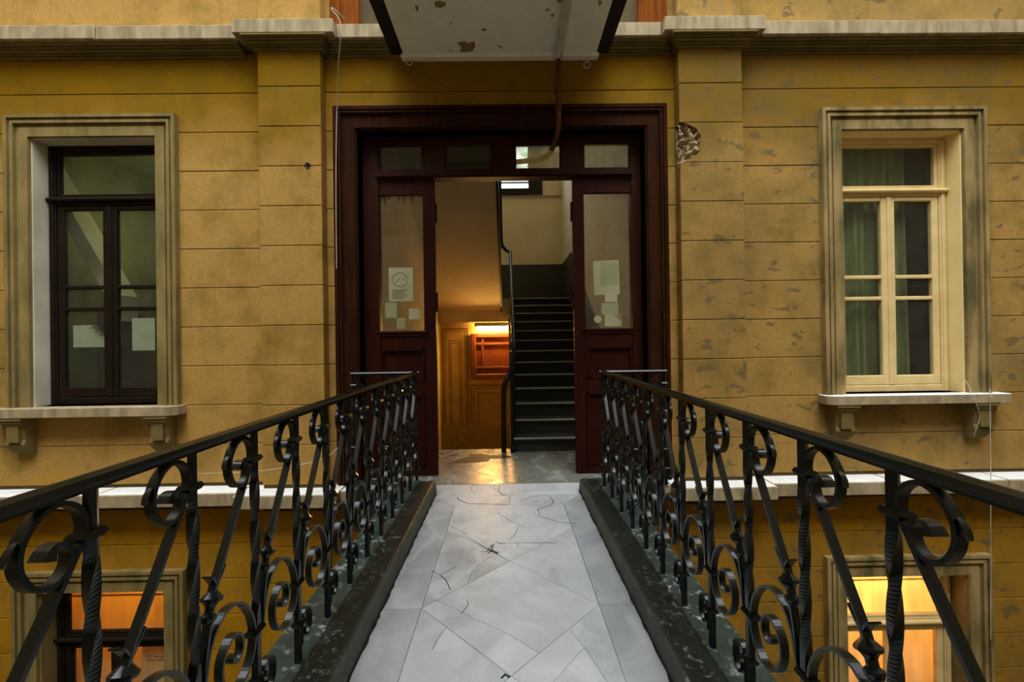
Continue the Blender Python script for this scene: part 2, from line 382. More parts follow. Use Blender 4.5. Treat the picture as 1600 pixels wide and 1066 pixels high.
def pilaster(name,xr,m,label,hole=None):
    e=empty(name,((xr[0]+xr[1])/2,YP,-4)); tag(e,label,'pilaster',kind='structure')
    e2=[]
    for zs in (JU,JD):
        n=len(COL.objects)
        for a,b in zip(zs,zs[1:]):
            lo,hi=min(a,b),max(a,b)
            mb=MB()
            if hole and lo<hole<hi:
                # block with a bite broken out of its inner edge: an outline with depth
                poly=[(xr[1],lo+.002),(xr[1],hi-.002),(xr[0]+.045,hi-.002),(xr[0]+.10,hi-.025),(xr[0]+.155,hi-.055),(xr[0]+.165,hi-.09),(xr[0]+.19,hi-.11),
                      (xr[0]+.188,hi-.17),(xr[0]+.178,hi-.22),(xr[0]+.18,hi-.255),(xr[0]+.15,hi-.285),(xr[0]+.135,hi-.305),(xr[0]+.08,hi-.33),(xr[0]+.05,lo+.002)]
                mb.prism(poly,'y',YP,YW+.05)
            else: mb.cbox(xr[0],xr[1],YP,YW+.05,lo+.0025,hi-.0025,.004)
            o=mb.build('plaster_block',m); o.parent=e; o.matrix_parent_inverse=Matrix.Translation(-e.location)
    mb=MB().cbox(xr[0],xr[1],YP,YW+.05,ZT,6.0); o=mb.build('plaster_block',m); o.parent=e; o.matrix_parent_inverse=Matrix.Translation(-e.location)
    mc=MB()
    if hole: mc.box(xr[0]+.004,xr[1]-.004,YP+.012,YW+.02,-3.4,JU[8]-.03).box(xr[0]+.004,xr[1]-.004,YP+.012,YW+.02,JU[9],4.0).box(xr[0]+.20,xr[1]-.004,YP+.012,YW+.02,JU[8]-.03,JU[9])
    else: mc.box(xr[0]+.004,xr[1]-.004,YP+.012,YW+.02,-3.4,4.0)
    o=mc.build('mortar_core',M['joint']); o.parent=e; o.matrix_parent_inverse=Matrix.Translation(-e.location)
    return e
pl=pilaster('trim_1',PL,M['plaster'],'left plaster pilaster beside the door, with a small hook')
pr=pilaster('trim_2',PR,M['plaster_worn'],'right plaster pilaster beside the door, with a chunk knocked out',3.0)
# rubble inside the bite
def rubble():
    x0=PR[0]; hi=JU[9]; nx,nz=14,22; v=[];f=[]
    for i in range(nx+1):
        for k in range(nz+1):
            x=x0-.004+.20*i/nx; z=hi+.005-.40*k/nz
            d=.030+.016*math.sin(x*70+z*31)+.012*math.sin(z*93-x*40)+random.uniform(-.020,.020)
            if .10<abs(i/nx-.25)+abs(k/nz-.42)*1.4 <.24: d+=.012
            if abs(i/nx-.3)<.14 and abs(k/nz-.43)<.06: d=.085
            v.append((x,YP+max(.004,d),z))
    for i in range(nx):
        for k in range(nz):
            a=i*(nz+1)+k; f.append((a,a+nz+1,a+nz+2,a+1))
    n=len(v); mb=MB(); mb.add(v,f)
    mb.box(x0+.002,x0+.19,YP+.09,YP+.098,hi-.34,hi)
    o=mb.build('exposed_rubble',M['rubble']); o.parent=pr; o.matrix_parent_inverse=Matrix.Translation(-pr.location)
    o['label']='broken patch of bare rubble'
rubble()
# hook on the left pilaster
h=pt(482,258,YP)
mb=MB().lathe([(.02,0),(.02,.006),(.008,.008)],8,(h.x,YP,h.z),(0,-1,0)).tube(spline([(h.x,YP,h.z),(h.x,YP-.03,h.z+.01),(h.x-.01,YP-.045,h.z-.02),(h.x,YP-.035,h.z-.045),(h.x+.012,YP-.02,h.z-.04)],4),.005,6)
tag(mb.build('wall_hook',M['blackiron']),'small rusty iron hook fixed in the left pilaster','hook')

# string courses: upper cornice (trim_3) and lower ledge (trim_4)
def string(name, zt, zb, yf, ypf, label, gaps, under):
    e=empty(name,(0,yf,zb)); tag(e,label,'ledge',kind='structure')
    def part(nm,mb,m):
        o=mb.build(nm,m); o.parent=e; o.matrix_parent_inverse=Matrix.Translation(-e.location); return o
    segs=[(-6.4,-5.0,yf),(-5.0,-3.55,yf),(-3.55,PL[0]-.16,yf),(PL[0]-.16,PL[1]+.16,ypf),(PL[1]+.16,gaps[0],yf),(gaps[1],PR[0]-.16,yf),
          (PR[0]-.16,PR[1]+.16,ypf),(PR[1]+.16,3.35,yf),(3.35,4.35,yf),(4.35,6.4,yf)]
    for a,b,y in segs:
        j=random.uniform(-.006,.006)
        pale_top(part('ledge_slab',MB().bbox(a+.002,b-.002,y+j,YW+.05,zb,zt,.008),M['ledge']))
    for (dy,za,zb2) in under:
        mb=MB()
        for a,b,y in [(-6.4,PL[0]-.16,YW-dy),(PL[0]-.02-dy*.6,PL[1]+.02+dy*.6,YP-dy),(PL[1]+.02,PR[0]-.02,YW-dy),(PR[0]-.02-dy*.6,PR[1]+.02+dy*.6,YP-dy),(PR[1]+.02,6.4,YW-dy)]:
            mb.cbox(a,b,y,YW+.05,zb-zb2,zb-za,.006)
        part('moulding',mb,M['mould'])
    return e
string('trim_3',ZT,3.935,3.755,3.685,'pale stone cornice ledge running above the doorway and upper windows',(-.98,.93),
       [(.115,0,.022),(.09,.022,.034),(.068,.034,.056),(.045,.056,.066),(.022,.066,.085)])
string('trim_4',-.01,-.125,3.70,3.62,'pale stone string course at bridge floor level',(-.92,.92),[(.05,0,.045)])

# ------------------------------------------------------------------ windows
def frame_strips(mb, x0,x1,z0,z1, wd, y0,y1):
    """three-sided frame (two jambs and a head), open at the bottom"""
    mb.box(x0,x0+wd,y0,y1,z0,z1); mb.box(x1-wd,x1,y0,y1,z0,z1); mb.box(x0+wd,x1-wd,y0,y1,z1-wd,z1)
def console(mb, x, z):
    prof=[(YW+.01,z),(YW-.13,z),(YW-.135,z-.05),(YW-.10,z-.10),(YW-.085,z-.20),(YW-.10,z-.24),(YW-.09,z-.27),(YW-.03,z-.33),(YW+.01,z-.345)]
    mb.prism(prof,'x',x-.085,x+.085)
    mb.box(x-.10,x+.10,YW-.145,YW+.01,z-.028,z); mb.box(x-.05,x+.05,YW-.118,YW-.06,z-.22,z-.06)
def window(name,c,zo,mw,ma,mr,label,sill=True,lock=True):
    e=empty(name,(c,YW,.73+zo)); tag(e,label,'window',kind='structure')
    inv=Matrix.Translation(-e.location)
    def part(nm,mb,m,par=None):
        o=mb.build(nm,m)
        o.parent=par or e
        if par is None: o.matrix_parent_inverse=inv
        return o
    zb,zt=.73+zo,3.15+zo
    mb=MB()
    frame_strips(mb,c-HA,c+HA,zb,zt+.19,.030,YW-.055,YW+.05)
    frame_strips(mb,c-HA+.030,c+HA-.030,zb,zt+.16,.022,YW-.035,YW+.05)
    frame_strips(mb,c-HA+.052,c+HA-.052,zb,zt+.138,.025,YW-.048,YW+.05)
    frame_strips(mb,c-HA+.077,c+HA-.077,zb,zt+.113,.030,YW-.020,YW+.05)
    frame_strips(mb,c-HA+.107,c+HA-.107,zb,zt+.083,.083,YW-.032,YW+.05)
    part('architrave',mb,ma)
    mb=MB(); t=.012
    mb.box(c-HO-.02,c-HO+t,YW+.0,YW+.24,zb,zt); mb.box(c+HO-t,c+HO+.02,YW+.0,YW+.24,zb,zt); mb.box(c-HO+t,c+HO-t,YW+.0,YW+.24,zt-t,zt+.02)
    part('reveal',mb,mr)
    if sill:
        p=[(c-.80,YW),(c-.80,3.80),(c-.76,3.75),(c+.82,3.75),(c+.86,3.80),(c+.86,YW),(c+HO-.01,YW+.001),(c+HO-.01,YW+.2),(c-HO+.01,YW+.2),(c-HO+.01,YW+.001)]
        if c<0: p=[(2*c-x,y) for x,y in p][::-1]
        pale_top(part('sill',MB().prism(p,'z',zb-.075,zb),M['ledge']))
        for s in (-1,1):
            mb=MB(); console(mb,c+s*(HA-.13),zb-.075); part('bracket',mb,M['mould'])
    else: part('sill',MB().box(c-HO,c+HO,YW,YW+.24,zb-.05,zb),M['ledge'])
    ys=4.03; x0,x1=c-HO+t,c+HO-t
    mb=MB(); f=.065
    mb.cbox(x0,x0+f,ys,ys+.07,zb,zt-t,.005); mb.cbox(x1-f,x1,ys,ys+.07,zb,zt-t,.005)
    mb.cbox(x0+f,x1-f,ys,ys+.07,zt-t-.05,zt-t,.005); mb.cbox(x0+f,x1-f,ys,ys+.07,zb,zb+.062,.005)
    mb.cbox(x0+f,x1-f,ys+.004,ys+.066,2.585+zo,2.665+zo,.005)
    mb.cbox(x0+.02,x0+f-.012,ys-.012,ys+.01,zb,zt-t-.03,.004); mb.cbox(x1-f+.012,x1-.02,ys-.012,ys+.01,zb,zt-t-.03,.004)
    part('frame',mb,mw)
    mb=MB().tube([(x0+.005,ys-.012,2.632+zo),(x1+.004,ys-.012,2.632+zo)],.022,10); part('transom_bar',mb,mw)
    # fixed top light
    tl=MB(); a,b=x0+f,x1-f
    for q in ((a,a+.03,2.665,3.088),(b-.03,b,2.665,3.088),(a+.03,b-.03,2.665,2.69),(a+.03,b-.03,3.055,3.088)):
        tl.cbox(q[0],q[1],ys+.012,ys+.05,q[2]+zo,q[3]+zo,.004)
    tlo=part('top_light',tl,mw)
    part('pane',MB().box(a+.03,b-.03,ys+.03,ys+.034,2.69+zo,3.055+zo),M['glass'],tlo)
    # two casements
    for s in (0,1):
        a,b=(x0+f+.003,c-.003) if s==0 else (c+.003,x1-f-.003)
        st=.062; zl,zh=zb+.065,2.58+zo; mb=MB()
        for q in ((a,a+st,zl,zh),(b-st,b,zl,zh),(a+st,b-st,zl,zl+.09),(a+st,b-st,zh-.04,zh)):
            mb.cbox(q[0],q[1],ys+.008,ys+.05,q[2],q[3],.006)
        if s==1: mb.cbox(a-.018,a+.018,ys-.004,ys+.02,zl,zh,.006)
        ca=part('casement',mb,mw)
        zs=[zl+.09,1.617+zo,1.82+zo,zh-.04]
        for z in zs[1:3]: part('glazing_bar',MB().cbox(a+st,b-st,ys+.012,ys+.045,z-.018,z+.018,.006),mw,ca)
        for k in range(3):
            lo=zs[k]+(.018 if k else 0); hi=zs[k+1]-(.018 if k<2 else 0)
            part('pane',MB().box(a+st,b-st,ys+.028,ys+.032,lo,hi),M['glass'],ca)
    return e
window('window_1',WL,0,M['brownwood'],M['archi'],M['reveal'],'left upper window with dark brown sashes and two sheets of paper')
window('window_2',WR,0,M['cream'],M['archi_r'],M['reveal_y'],'right upper window with cream sashes and green curtains')
window('window_3',WL+.03,ZL,M['brownwood'],M['archi'],M['archi'],'left lower window with dark frame, lit amber behind the railing',False)
window('window_4',WR-.02,ZL,M['cream'],M['archi_r'],M['archi'],'right lower window with cream frame, lit warm yellow behind the railing',False)
# rooms behind the windows
def room(name,c,z0,z1,depth,m,label):
    mb=MB(); y0=YW+.262; y1=y0+depth; t=.05
    x0,x1=c-1.0,c+1.0
    if c<0: x1=min(x1,-2.2)
    else: x0=max(x0,2.2)
    mb.box(x0-t,x0,y0,y1,z0,z1); mb.box(x1,x1+t,y0,y1,z0,z1); mb.box(x0-t,x1+t,y1,y1+t,z0,z1); mb.box(x0-t,x1+t,y0,y1+t,z0-t,z0); mb.box(x0-t,x1+t,y0,y1+t,z1,z1+t)
    return tag(mb.build(name,m),label,'room',kind='structure')
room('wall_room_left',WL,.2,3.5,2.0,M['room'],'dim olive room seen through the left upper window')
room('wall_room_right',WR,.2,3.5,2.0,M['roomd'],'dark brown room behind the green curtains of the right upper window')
room('wall_room_below_left',WL,-3.9,-.5,1.0,M['lit'],'amber lit room behind the left lower window')
room('wall_room_below_right',WR,-3.9,-.5,1.0,M['lit'],'bright yellow lit room behind the right lower window')
# sloping stair soffit and dark post inside the left room
a=pt(104,330,4.42); b=pt(172,450,4.42)
dx,dz=b.x-a.x,b.z-a.z
p=[(a.x-dx*.8,a.z-dz*.8+.12),(b.x+dx*.25,b.z+dz*.25+.12),(b.x+dx*.25,b.z+dz*.25-.14),(a.x-dx*.8,a.z-dz*.8-.14)]
tag(MB().prism(p,'y',4.40,4.62).build('sloping_beam',M['hall']),'sloping pale stair underside seen inside the left upper window','beam')
q=pt(150,520,4.45)
tag(MB().bbox(q.x,q.x+.22,4.45,4.8,.215,1.62,.01).build('cupboard',M['roomd']),'dark cupboard standing inside the left upper window','cupboard')
# papers on the window panes
def sheet(px0,py0,px1,py1,Y,m,label,name='paper_sheet',group=None,curl=0,tilt=0):
    a=pt(px0,py1,Y); b=pt(px1,py0,Y); mb=MB(); n=6; v=[];f=[]
    cx,cz=(a.x+b.x)/2,(a.z+b.z)/2
    for k in range(n+1):
        for j in range(n+1):
            x=a.x+(b.x-a.x)*k/n; z=a.z+(b.z-a.z)*j/n
            y=Y-.002-curl*max(0,(k/n+j/n-1.4))**2
            if tilt: dx_,dz_=x-cx,z-cz; x,z=cx+dx_*math.cos(tilt)-dz_*math.sin(tilt),cz+dx_*math.sin(tilt)+dz_*math.cos(tilt)
            v.append((x,y,z))
    m1=len(v); v+=[(x,y+.0012,z) for x,y,z in v]
    for k in range(n):
        for j in range(n):
            i=k*(n+1)+j; f.append((i,i+n+1,i+n+2,i+1)); f.append((m1+i,m1+i+1,m1+i+n+2,m1+i+n+1))
    for k in range(n):
        for (i,i2) in ((k,k+1),(n*(n+1)+k,n*(n+1)+k+1),(k*(n+1),(k+1)*(n+1)),(k*(n+1)+n,(k+1)*(n+1)+n)):
            f.append((i,i2,m1+i2,m1+i))
    o=mb.add(v,f).build(name,m); tag(o,label,'paper',group); return o
sheet(115,508,163,543,4.066,M['paper_g'],'wide sheet of paper with a curled corner on the left window pane',curl=.25)
sheet(207,497,242,548,4.066,M['paper_g'],'upright sheet of paper on the right pane of the dark window')
# curtains in the right upper window
def curtain(x0,x1,z0,z1,y,label,folds):
    v=[];n=folds*10
    for s in (0,.004):
        for k in range(n+1):
            t=k/n; x=x0+(x1-x0)*t
            for j in range(7):
                zz=j/6; am=.028*(1.15-.5*zz)
                v.append((x+.012*math.sin(t*folds*4.1+zz*1.5),y+s+am*math.sin(t*folds*2*math.pi+.5*math.sin(zz*2))+.012*math.sin(t*17),z0+(z1-z0)*zz))
    f=[];h_=(n+1)*7
    for k in range(n):
        for j in range(6):
            i=k*7+j; f.append((i,i+7,i+8,i+1)); f.append((h_+i,h_+i+1,h_+i+8,h_+i+7))
    for j in range(6): f+= [(j,j+1,h_+j+1,h_+j),(n*7+j,h_+n*7+j,h_+n*7+j+1,n*7+j+1)]
    mb=MB(); mb.add(v,f,True); o=mb.build('curtain',M['curtain']); tag(o,label,'curtain'); return o
a=pt(1326,400,4.16).x; 
curtain(a-.12,pt(1417,400,4.16).x,.76,3.12,4.17,'green pleated curtain filling the left half of the cream window',7)
def cloth(name,c):
    m,nt,bs=new_mat(name); out=nt.nodes['Material Output']
    a=N(nt,'ShaderNodeBsdfDiffuse'); b=N(nt,'ShaderNodeBsdfTranslucent'); mx=N(nt,'ShaderNodeMixShader'); mx.inputs[0].default_value=.6
    col=mixc(nt,ramp(nt,noise(nt,wpos(nt,(5,5,.6)),3,4),.3,.7),c,tuple(x*.8 for x in c))
    nt.links.new(col,a.inputs[0]); nt.links.new(col,b.inputs[0]); nt.links.new(a.outputs[0],mx.inputs[1]); nt.links.new(b.outputs[0],mx.inputs[2]); nt.links.new(mx.outputs[0],out.inputs[0])
    return m
# lettering poster in the lower left window
a=pt(222,1006,4.10); b=pt(300,1070,4.10)
po=empty('window_poster',(a.x,4.10,b.z)); tag(po,'amber backlit poster with two lines of dark lettering in the lower left window','poster')
def kid(o,par):
    o.parent=par; o.matrix_parent_inverse=Matrix.Translation(-par.location); return o
M['poster']=cloth('amber_poster_paper',(.92,.74,.45))
kid(MB().box(a.x,b.x,4.10,4.102,b.z-.25,a.z).build('poster_sheet',M['poster']),po)
def text(body,loc,size,m,par,nm='lettering'):
    c=bpy.data.curves.new(nm,'FONT'); c.body=body; c.size=size; c.extrude=.0006; c.materials.append(m)
    t_=bpy.data.objects.new(nm,c); me=bpy.data.meshes.new_from_object(t_); bpy.data.objects.remove(t_)
    o=link(nm,me,par,Vector(loc)-par.location); o.rotation_euler=(R(90),0,0); return o
t=pt(228,1028,4.099); text('1975 den günümüze',t,.034,M['inkd'],po)
t=pt(229,1033.5,4.099); text('hukuk müşavirlik',t,.034,M['inkd'],po)
def blind(c,m,label):
    e=empty('roller_blind',(c,4.14,-1.0)); tag(e,label,'blind')
    kid(MB().box(c-.53,c+.53,4.139,4.141,-3.2,-.98).build('blind_cloth',m),e)
    kid(MB().box(c-.53,c+.53,4.132,4.148,-1.115,-1.10).build('blind_batten',m),e); kid(MB().tube([(c-.54,4.15,-.97),(c+.54,4.15,-.97)],.02,8).build('blind_roller',m),e)
blind(WR-.02,cloth('cream_blind_cloth',(.85,.74,.52)),'cream roller blind glowing behind the right lower window')
blind(WL+.03,cloth('amber_blind_cloth',(.72,.55,.28)),'amber roller blind glowing behind the left lower window')
def lamp(name,loc,col,power,label,size=.08):
    l=bpy.data.lights.new(name,'POINT'); l.color=col; l.energy=power; l.shadow_soft_size=size
    o=bpy.data.objects.new(name,l); COL.objects.link(o); o.location=loc; return o
lamp('room_lamp_left',(WL+.15,4.75,-.85),(1,.56,.15),8.5,'')
lamp('stair_room_lamp',(WL-.25,5.2,2.6),(.95,1,.55),2.0,'')
lamp('room_lamp_right',(WR-.1,4.75,-.85),(1,.66,.34),24,'')

# ------------------------------------------------------------------ doorway
YD=4.02
door=empty('door_1',(0,YD,0)); tag(door,'oxblood wooden double doorway with glazed side leaves, transom panes and open centre','door',kind='structure')
def dpart(nm,mb,m,par=None):
    o=mb.build(nm,m); o.parent=par or door
    if par is None: o.matrix_parent_inverse=Matrix.Translation(-door.location)
    return o
mb=MB()
def casing_strip(mb,i0,i1,y0):
    """band of the casing between insets i0..i1 from the outer edge"""
    kx0,kx1=(DX0-CX0),(CX1-DX1); kz=CZ-DZ
    xa,xb=CX0+kx0*i0,CX0+kx0*i1; xc,xd=CX1-kx1*i1,CX1-kx1*i0; za,zb=CZ-kz*i1,CZ-kz*i0
    mb.box(xa,xb,y0,YW+.24 if i1>=1 else YW+.05,-.01,zb); mb.box(xc,xd,y0,YW+.24 if i1>=1 else YW+.05,-.01,zb); mb.box(xb,xc,y0,YW+.24 if i1>=1 else YW+.05,za,zb)
for i0,i1,y in ((0,.10,3.865),(.10,.20,3.845),(.20,.28,3.86),(.28,.36,3.838),(.36,.42,3.855),(.42,.93,3.862),(.93,1.0,3.875)): casing_strip(mb,i0,i1,y)
dpart('casing',mb,M['casing'])
def zpx(y): return 1.25+(535-y)*YD/F
def xpx(x,y=400): return pt(x,y,YD).x
# fixed frame: jambs, head, transom rail, mullions between transom panes
tp=[(xpx(590,245),xpx(660,245)),(xpx(695,245),xpx(768,245)),(xpx(804,245),xpx(877,245)),(xpx(911,245),xpx(985,245))]
tz0,tz1=2.872,3.128
xo0,xo1=xpx(680,450),xpx(897,450)
mb=MB()
mb.box(DX0+.002,tp[0][0],YD,YD+.10,-.01,DZ-.002); mb.box(tp[3][1],DX1-.002,YD,YD+.10,-.01,DZ-.002)
mb.box(tp[0][0],tp[3][1],YD,YD+.10,tz1,DZ-.002); mb.box(tp[0][0],tp[3][1],YD-.012,YD+.10,2.80,tz0)
for k in range(3): mb.box(tp[k][1],tp[k+1][0],YD,YD+.10,tz0,tz1)
mb.box(tp[0][0]-.02,tp[3][1]+.02,YD-.025,YD,2.812,2.835); mb.box(DX0+.002,DX1-.002,YD-.02,YD,DZ-.03,DZ-.002)
dpart('frame',mb,M['redwood'])
for k,(a,b) in enumerate(tp):
    mb=MB(); e_=.016
    for q in ((a,a+e_,tz0,tz1),(b-e_,b,tz0,tz1),(a+e_,b-e_,tz0,tz0+e_),(a+e_,b-e_,tz1-e_,tz1)): mb.box(q[0],q[1],YD+.012,YD+.05,q[2],q[3])
    tb=dpart('transom_bead',mb,M['redwood'])
    if k==2:
        # corner of this pane is broken away where the pipe passes through
        p=[(a+e_,tz0+e_),(b-e_,tz0+e_),(b-e_,tz1-.085),(b-.09,tz1-.07),(b-.11,tz1-e_),(a+e_,tz1-e_)]
        dpart('pane',MB().prism(p,'y',YD+.03,YD+.034),M['glass_f'],tb)
    else: dpart('pane',MB().box(a+e_,b-e_,YD+.03,YD+.034,tz0+e_,tz1-e_),M['glass_s'] if k<2 else M['glass_f'],tb)
def panel(mb,x0,x1,z0,z1,y):
    """raised and fielded panel with moulded edge"""
    for i,(d,yy) in enumerate(((0,-.012),(.014,-.018),(.026,-.006))):
        for q in ((x0+d,x0+d+.014,z0+d,z1-d),(x1-d-.014,x1-d,z0+d,z1-d),(x0+d,x1-d,z0+d,z0+d+.014),(x0+d,x1-d,z1-d-.014,z1-d)): mb.box(q[0],q[1],y+yy,y+.02,q[2],q[3])
    mb.box(x0+.03,x1-.03,y+.012,y+.03,z0+.03,z1-.03)
def leaf(x0,x1,gx0,gx1,inner):
    gz0,gz1=zpx(515),zpx(301); y=YD+.018; th=.05; zt=2.80
    mb=MB()
    mb.box(x0,gx0,y,y+th,.01,zt); mb.box(gx1,x1,y,y+th,.01,zt)
    mb.box(gx0,gx1,y,y+th,gz1,zt)
    # rails around the two lower panels
    pz=[(zpx(596),zpx(541)),(zpx(731),zpx(613))]
    mb.box(gx0,gx1,y,y+th,pz[0][1],gz0); mb.box(gx0,gx1,y,y+th,pz[1][1],pz[0][0]); mb.box(gx0,gx1,y,y+th,.01,pz[1][0])
    o=dpart('door_leaf',mb,M['redwood'])
    mb=MB().cbox(gx0-.03,gx1+.03,y-.022,y,gz0-.022,gz0,.004).cbox(gx0-.02,gx1+.02,y-.012,y,gz0-.05,gz0-.022,.004)
    dpart('glazing_sill',mb,M['redwood'],o)
    for a,b in pz:
        mb=MB(); panel(mb,gx0-.005,gx1+.005,a,b,y+.012); dpart('door_panel',mb,M['redwood'],o)
    c=.035
    p=[(gx0,gz0),(gx1-.012,gz0),(gx1,gz0+.015),(gx1,gz1),(gx0+c,gz1),(gx0,gz1-c)]
    dpart('pane',MB().prism([(gx0,gz0),(gx1,gz0),(gx1,gz1),(gx0,gz1)],'y',y+.022,y+.026),M['glass_d'],o)
    # worn meeting stile lugs and hinge knuckles
    xe=x1 if inner>0 else x0
    for z in (zpx(330),zpx(470)):
        dpart('hinge',MB().tube([(xe+inner*.004,y+.02,z-.09),(xe+inner*.004,y+.02,z+.09)],.016,8),M['redwood'],o)
    return o
leaf(tp[0][0]-.02,xo0,xpx(590,410),xpx(661,410),1)
leaf(xo1,tp[3][1]+.02,xpx(914,410),xpx(989,410),-1)
# paint drips on the top of the left glass
mb=MB(); zt=zpx(301)
for px,l in ((596,10),(600,18),(606,6),(621,11),(629,14),(633,5),(643,13),(655,4)):
    x=xpx(px,310); mb.prism([(x-.006,zt),(x+.006,zt),(x+.002,zt-l*.006),(x-.002,zt-l*.006)],'y',YD+.036,YD+.039)
dpart('paint_drips',mb,M['redwood'])
# papers stuck on the door glass
YG=YD+.056
s0=sheet(608,418,645,471,YG,M['paper'],'large white notice with a round drawing on the left door glass','paper_notice')
a=pt(625,437,YG-.004)
mb=MB(); 
mb.tube([(a.x+.075*math.cos(t*.3),YG-.0035,a.z+.065*math.sin(t*.3)) for t in range(22)],.0022,4)
mb.tube([(a.x-.05,YG-.0035,a.z-.04),(a.x,YG-.0035,a.z+.02),(a.x+.03,YG-.0035,a.z-.01),(a.x+.05,YG-.0035,a.z+.05)],.002,4)
for k in range(6): mb.box(a.x-.075,a.x+.07-.02*(k%3),YG-.0045,YG-.003,a.z-.10-.016*k,a.z-.095-.016*k)
o=mb.build('drawing',M['ink']); o.parent=s0
sheet(602,473,620,497,YG,M['paper_d'],'small pale green note at the left edge of the left door glass','paper_notice')
sheet(639,482,656,499,YG,M['paper'],'small white note at the right edge of the left door glass','paper_notice')
sheet(620,497,633,514,YG,M['paper_d'],'small grey note low in the middle of the left door glass','paper_notice')
sheet(928,407,967,461,YG,M['paper'],'tall white notice behind a green sheet on the right door glass','paper_notice',tilt=R(1.5))
sheet(939,408,965,447,YG-.003,M['paper_d'],'grey green sheet pasted over the tall white notice','paper_notice')
sheet(945,446,964,472,YG-.005,M['paper'],'narrow white note hanging below the tall notice','paper_notice')
sheet(940,473,966,492,YG,M['paper_d'],'pale landscape note in the middle of the right door glass','paper_notice',tilt=R(1))
sheet(945,491,971,510,YG-.002,M['paper'],'lowest white note with folded corner on the right door glass','paper_notice',curl=.1)
a=pt(934,499,YG-.002)
tag(MB().lathe([(.036,0),(.036,.0015)],20,(a.x,YG-.002,a.z),(0,1,0)).build('round_sticker',M['paper']),'round white sticker at the bottom of the right door glass','sticker')

# upper floor door casing just seen above the cornice
mb=MB()
for x0,x1,y in ((-1.56,-1.50,3.87),(-1.50,-1.46,3.85),(-1.46,-1.30,3.865),(1.43,1.49,3.87),(1.39,1.43,3.85),(1.23,1.39,3.865)): mb.box(x0,x1,y,YW+.2,ZT,6.4)
mb.box(-1.56,1.49,3.86,YW+.2,6.4,6.65)
ud=empty('door_2',(0,YW,ZT)); tag(ud,'orange brown door casing of the upper floor above the cornice','door',kind='structure')
M['casing_u']=simple('orange_brown_casing_paint',(.20,.055,.008),(.13,.035,.006),4,.8,.1,40,spec=.03,stretch=(4,4,.6))
def ukid(o): o.parent=ud; o.matrix_parent_inverse=Matrix.Translation(-ud.location)
ukid(mb.build('casing',M['casing_u']))
ukid(MB().box(-1.30,-.55,3.93,3.99,ZT,6.3).build('door_leaf',M['casing_u'])); ukid(MB().box(.55,1.23,3.93,3.99,ZT,6.3).build('door_leaf',M['casing_u']))
ukid(MB().box(-.55,.55,3.95,3.98,ZT,6.3).build('door_leaf',M['redwood']))

# ------------------------------------------------------------------ bridge: slab, kerbs, marble floor
XB0,XB1=-.612,.584; YB=-3.2
slab=MB().box(-.90,.90,YB,3.72,-.30,-.022).box(DX0,DX1,3.72,5.06,-.30,-.022)
floor=slab.build('floor',M['grout']); tag(floor,'white marble bridge floor of diamond slabs with grey borders','floor',kind='structure')
def clip(poly,a,b,c):
    out=[]
    for i in range(len(poly)):
        p,q=poly[i],poly[(i+1)%len(poly)]; dp=a*p[0]+b*p[1]-c; dq=a*q[0]+b*q[1]-c
        if dp<=0: out.append(p)
        if (dp<0<dq) or (dq<0<dp):
            t=dp/(dp-dq); out.append((p[0]+(q[0]-p[0])*t,p[1]+(q[1]-p[1])*t))
    return out
def area(p): return sum(p[i][0]*p[(i+1)%len(p)][1]-p[(i+1)%len(p)][0]*p[i][1] for i in range(len(p)))/2
def inset(poly,d):
    if area(poly)<0: poly=poly[::-1]
    n=len(poly); out=[]
    for i in range(n):
        p0,p1,p2=[Vector(poly[(i+k)%n]) for k in (-1,0,1)]
        e1=(p1-p0); e2=(p2-p1)
        if e1.length<1e-6 or e2.length<1e-6: out.append(tuple(p1)); continue
        e1.normalize(); e2.normalize(); n1=Vector((-e1.y,e1.x)); n2=Vector((-e2.y,e2.x)); b=n1+n2
        if b.length<.2: out.append(tuple(p1)); continue
        b.normalize(); k=d/max(.35,b.dot(n1)); out.append((p1.x+b.x*k,p1.y+b.y*k))
    return out
def tile(poly,m,name='marble_tile',gap=.0012,parent=floor,z=0.0):
    if len(poly)<3 or abs(area(poly))<.0008: return
    q=inset(poly,gap); q2=inset(poly,gap+.0012); j=random.uniform(-.0006,.0004)+z
    n=len(q); mb=MB()
    mb.add([(x,y,-.022) for x,y in q]+[(x,y,j-.0012) for x,y in q]+[(x,y,j) for x,y in q2],
        [tuple(range(2*n,3*n))]+[(i,(i+1)%n,n+(i+1)%n,n+i) for i in range(n)]+[(n+i,n+(i+1)%n,2*n+(i+1)%n,2*n+i) for i in range(n)])
    return mb.build(name,m,parent)
def split(poly,line):
    """cut poly in two along a polyline whose ends are snapped to the outline"""
    def snap(p):
        best=None
        for i in range(len(poly)):
            a,b=Vector(poly[i]),Vector(poly[(i+1)%len(poly)]); ab=b-a; t=max(0.02,min(.98,(Vector(p)-a).dot(ab)/ab.length_squared)); q=a+ab*t
            d=(q-Vector(p)).length
            if best is None or d<best[0]: best=(d,i,t,tuple(q))
        return best
    s,e=snap(line[0]),snap(line[-1]); mid=list(line[1:-1])
    if (s[1],s[2])>(e[1],e[2]): s,e=e,s; mid=mid[::-1]
    n=len(poly)
    A=[s[3]]+[poly[k%n] for k in range(s[1]+1,e[1]+1)]+[e[3]]+mid[::-1]
    B=[e[3]]+[poly[k%n] for k in range(e[1]+1,s[1]+n+1)]+[s[3]]+mid
    return A,B
def c8(cx,cy): return fl(520+cx/2.857,700+cy/2.857)
FX=.42; FC=-.004; P_=.845; Y0=2.033
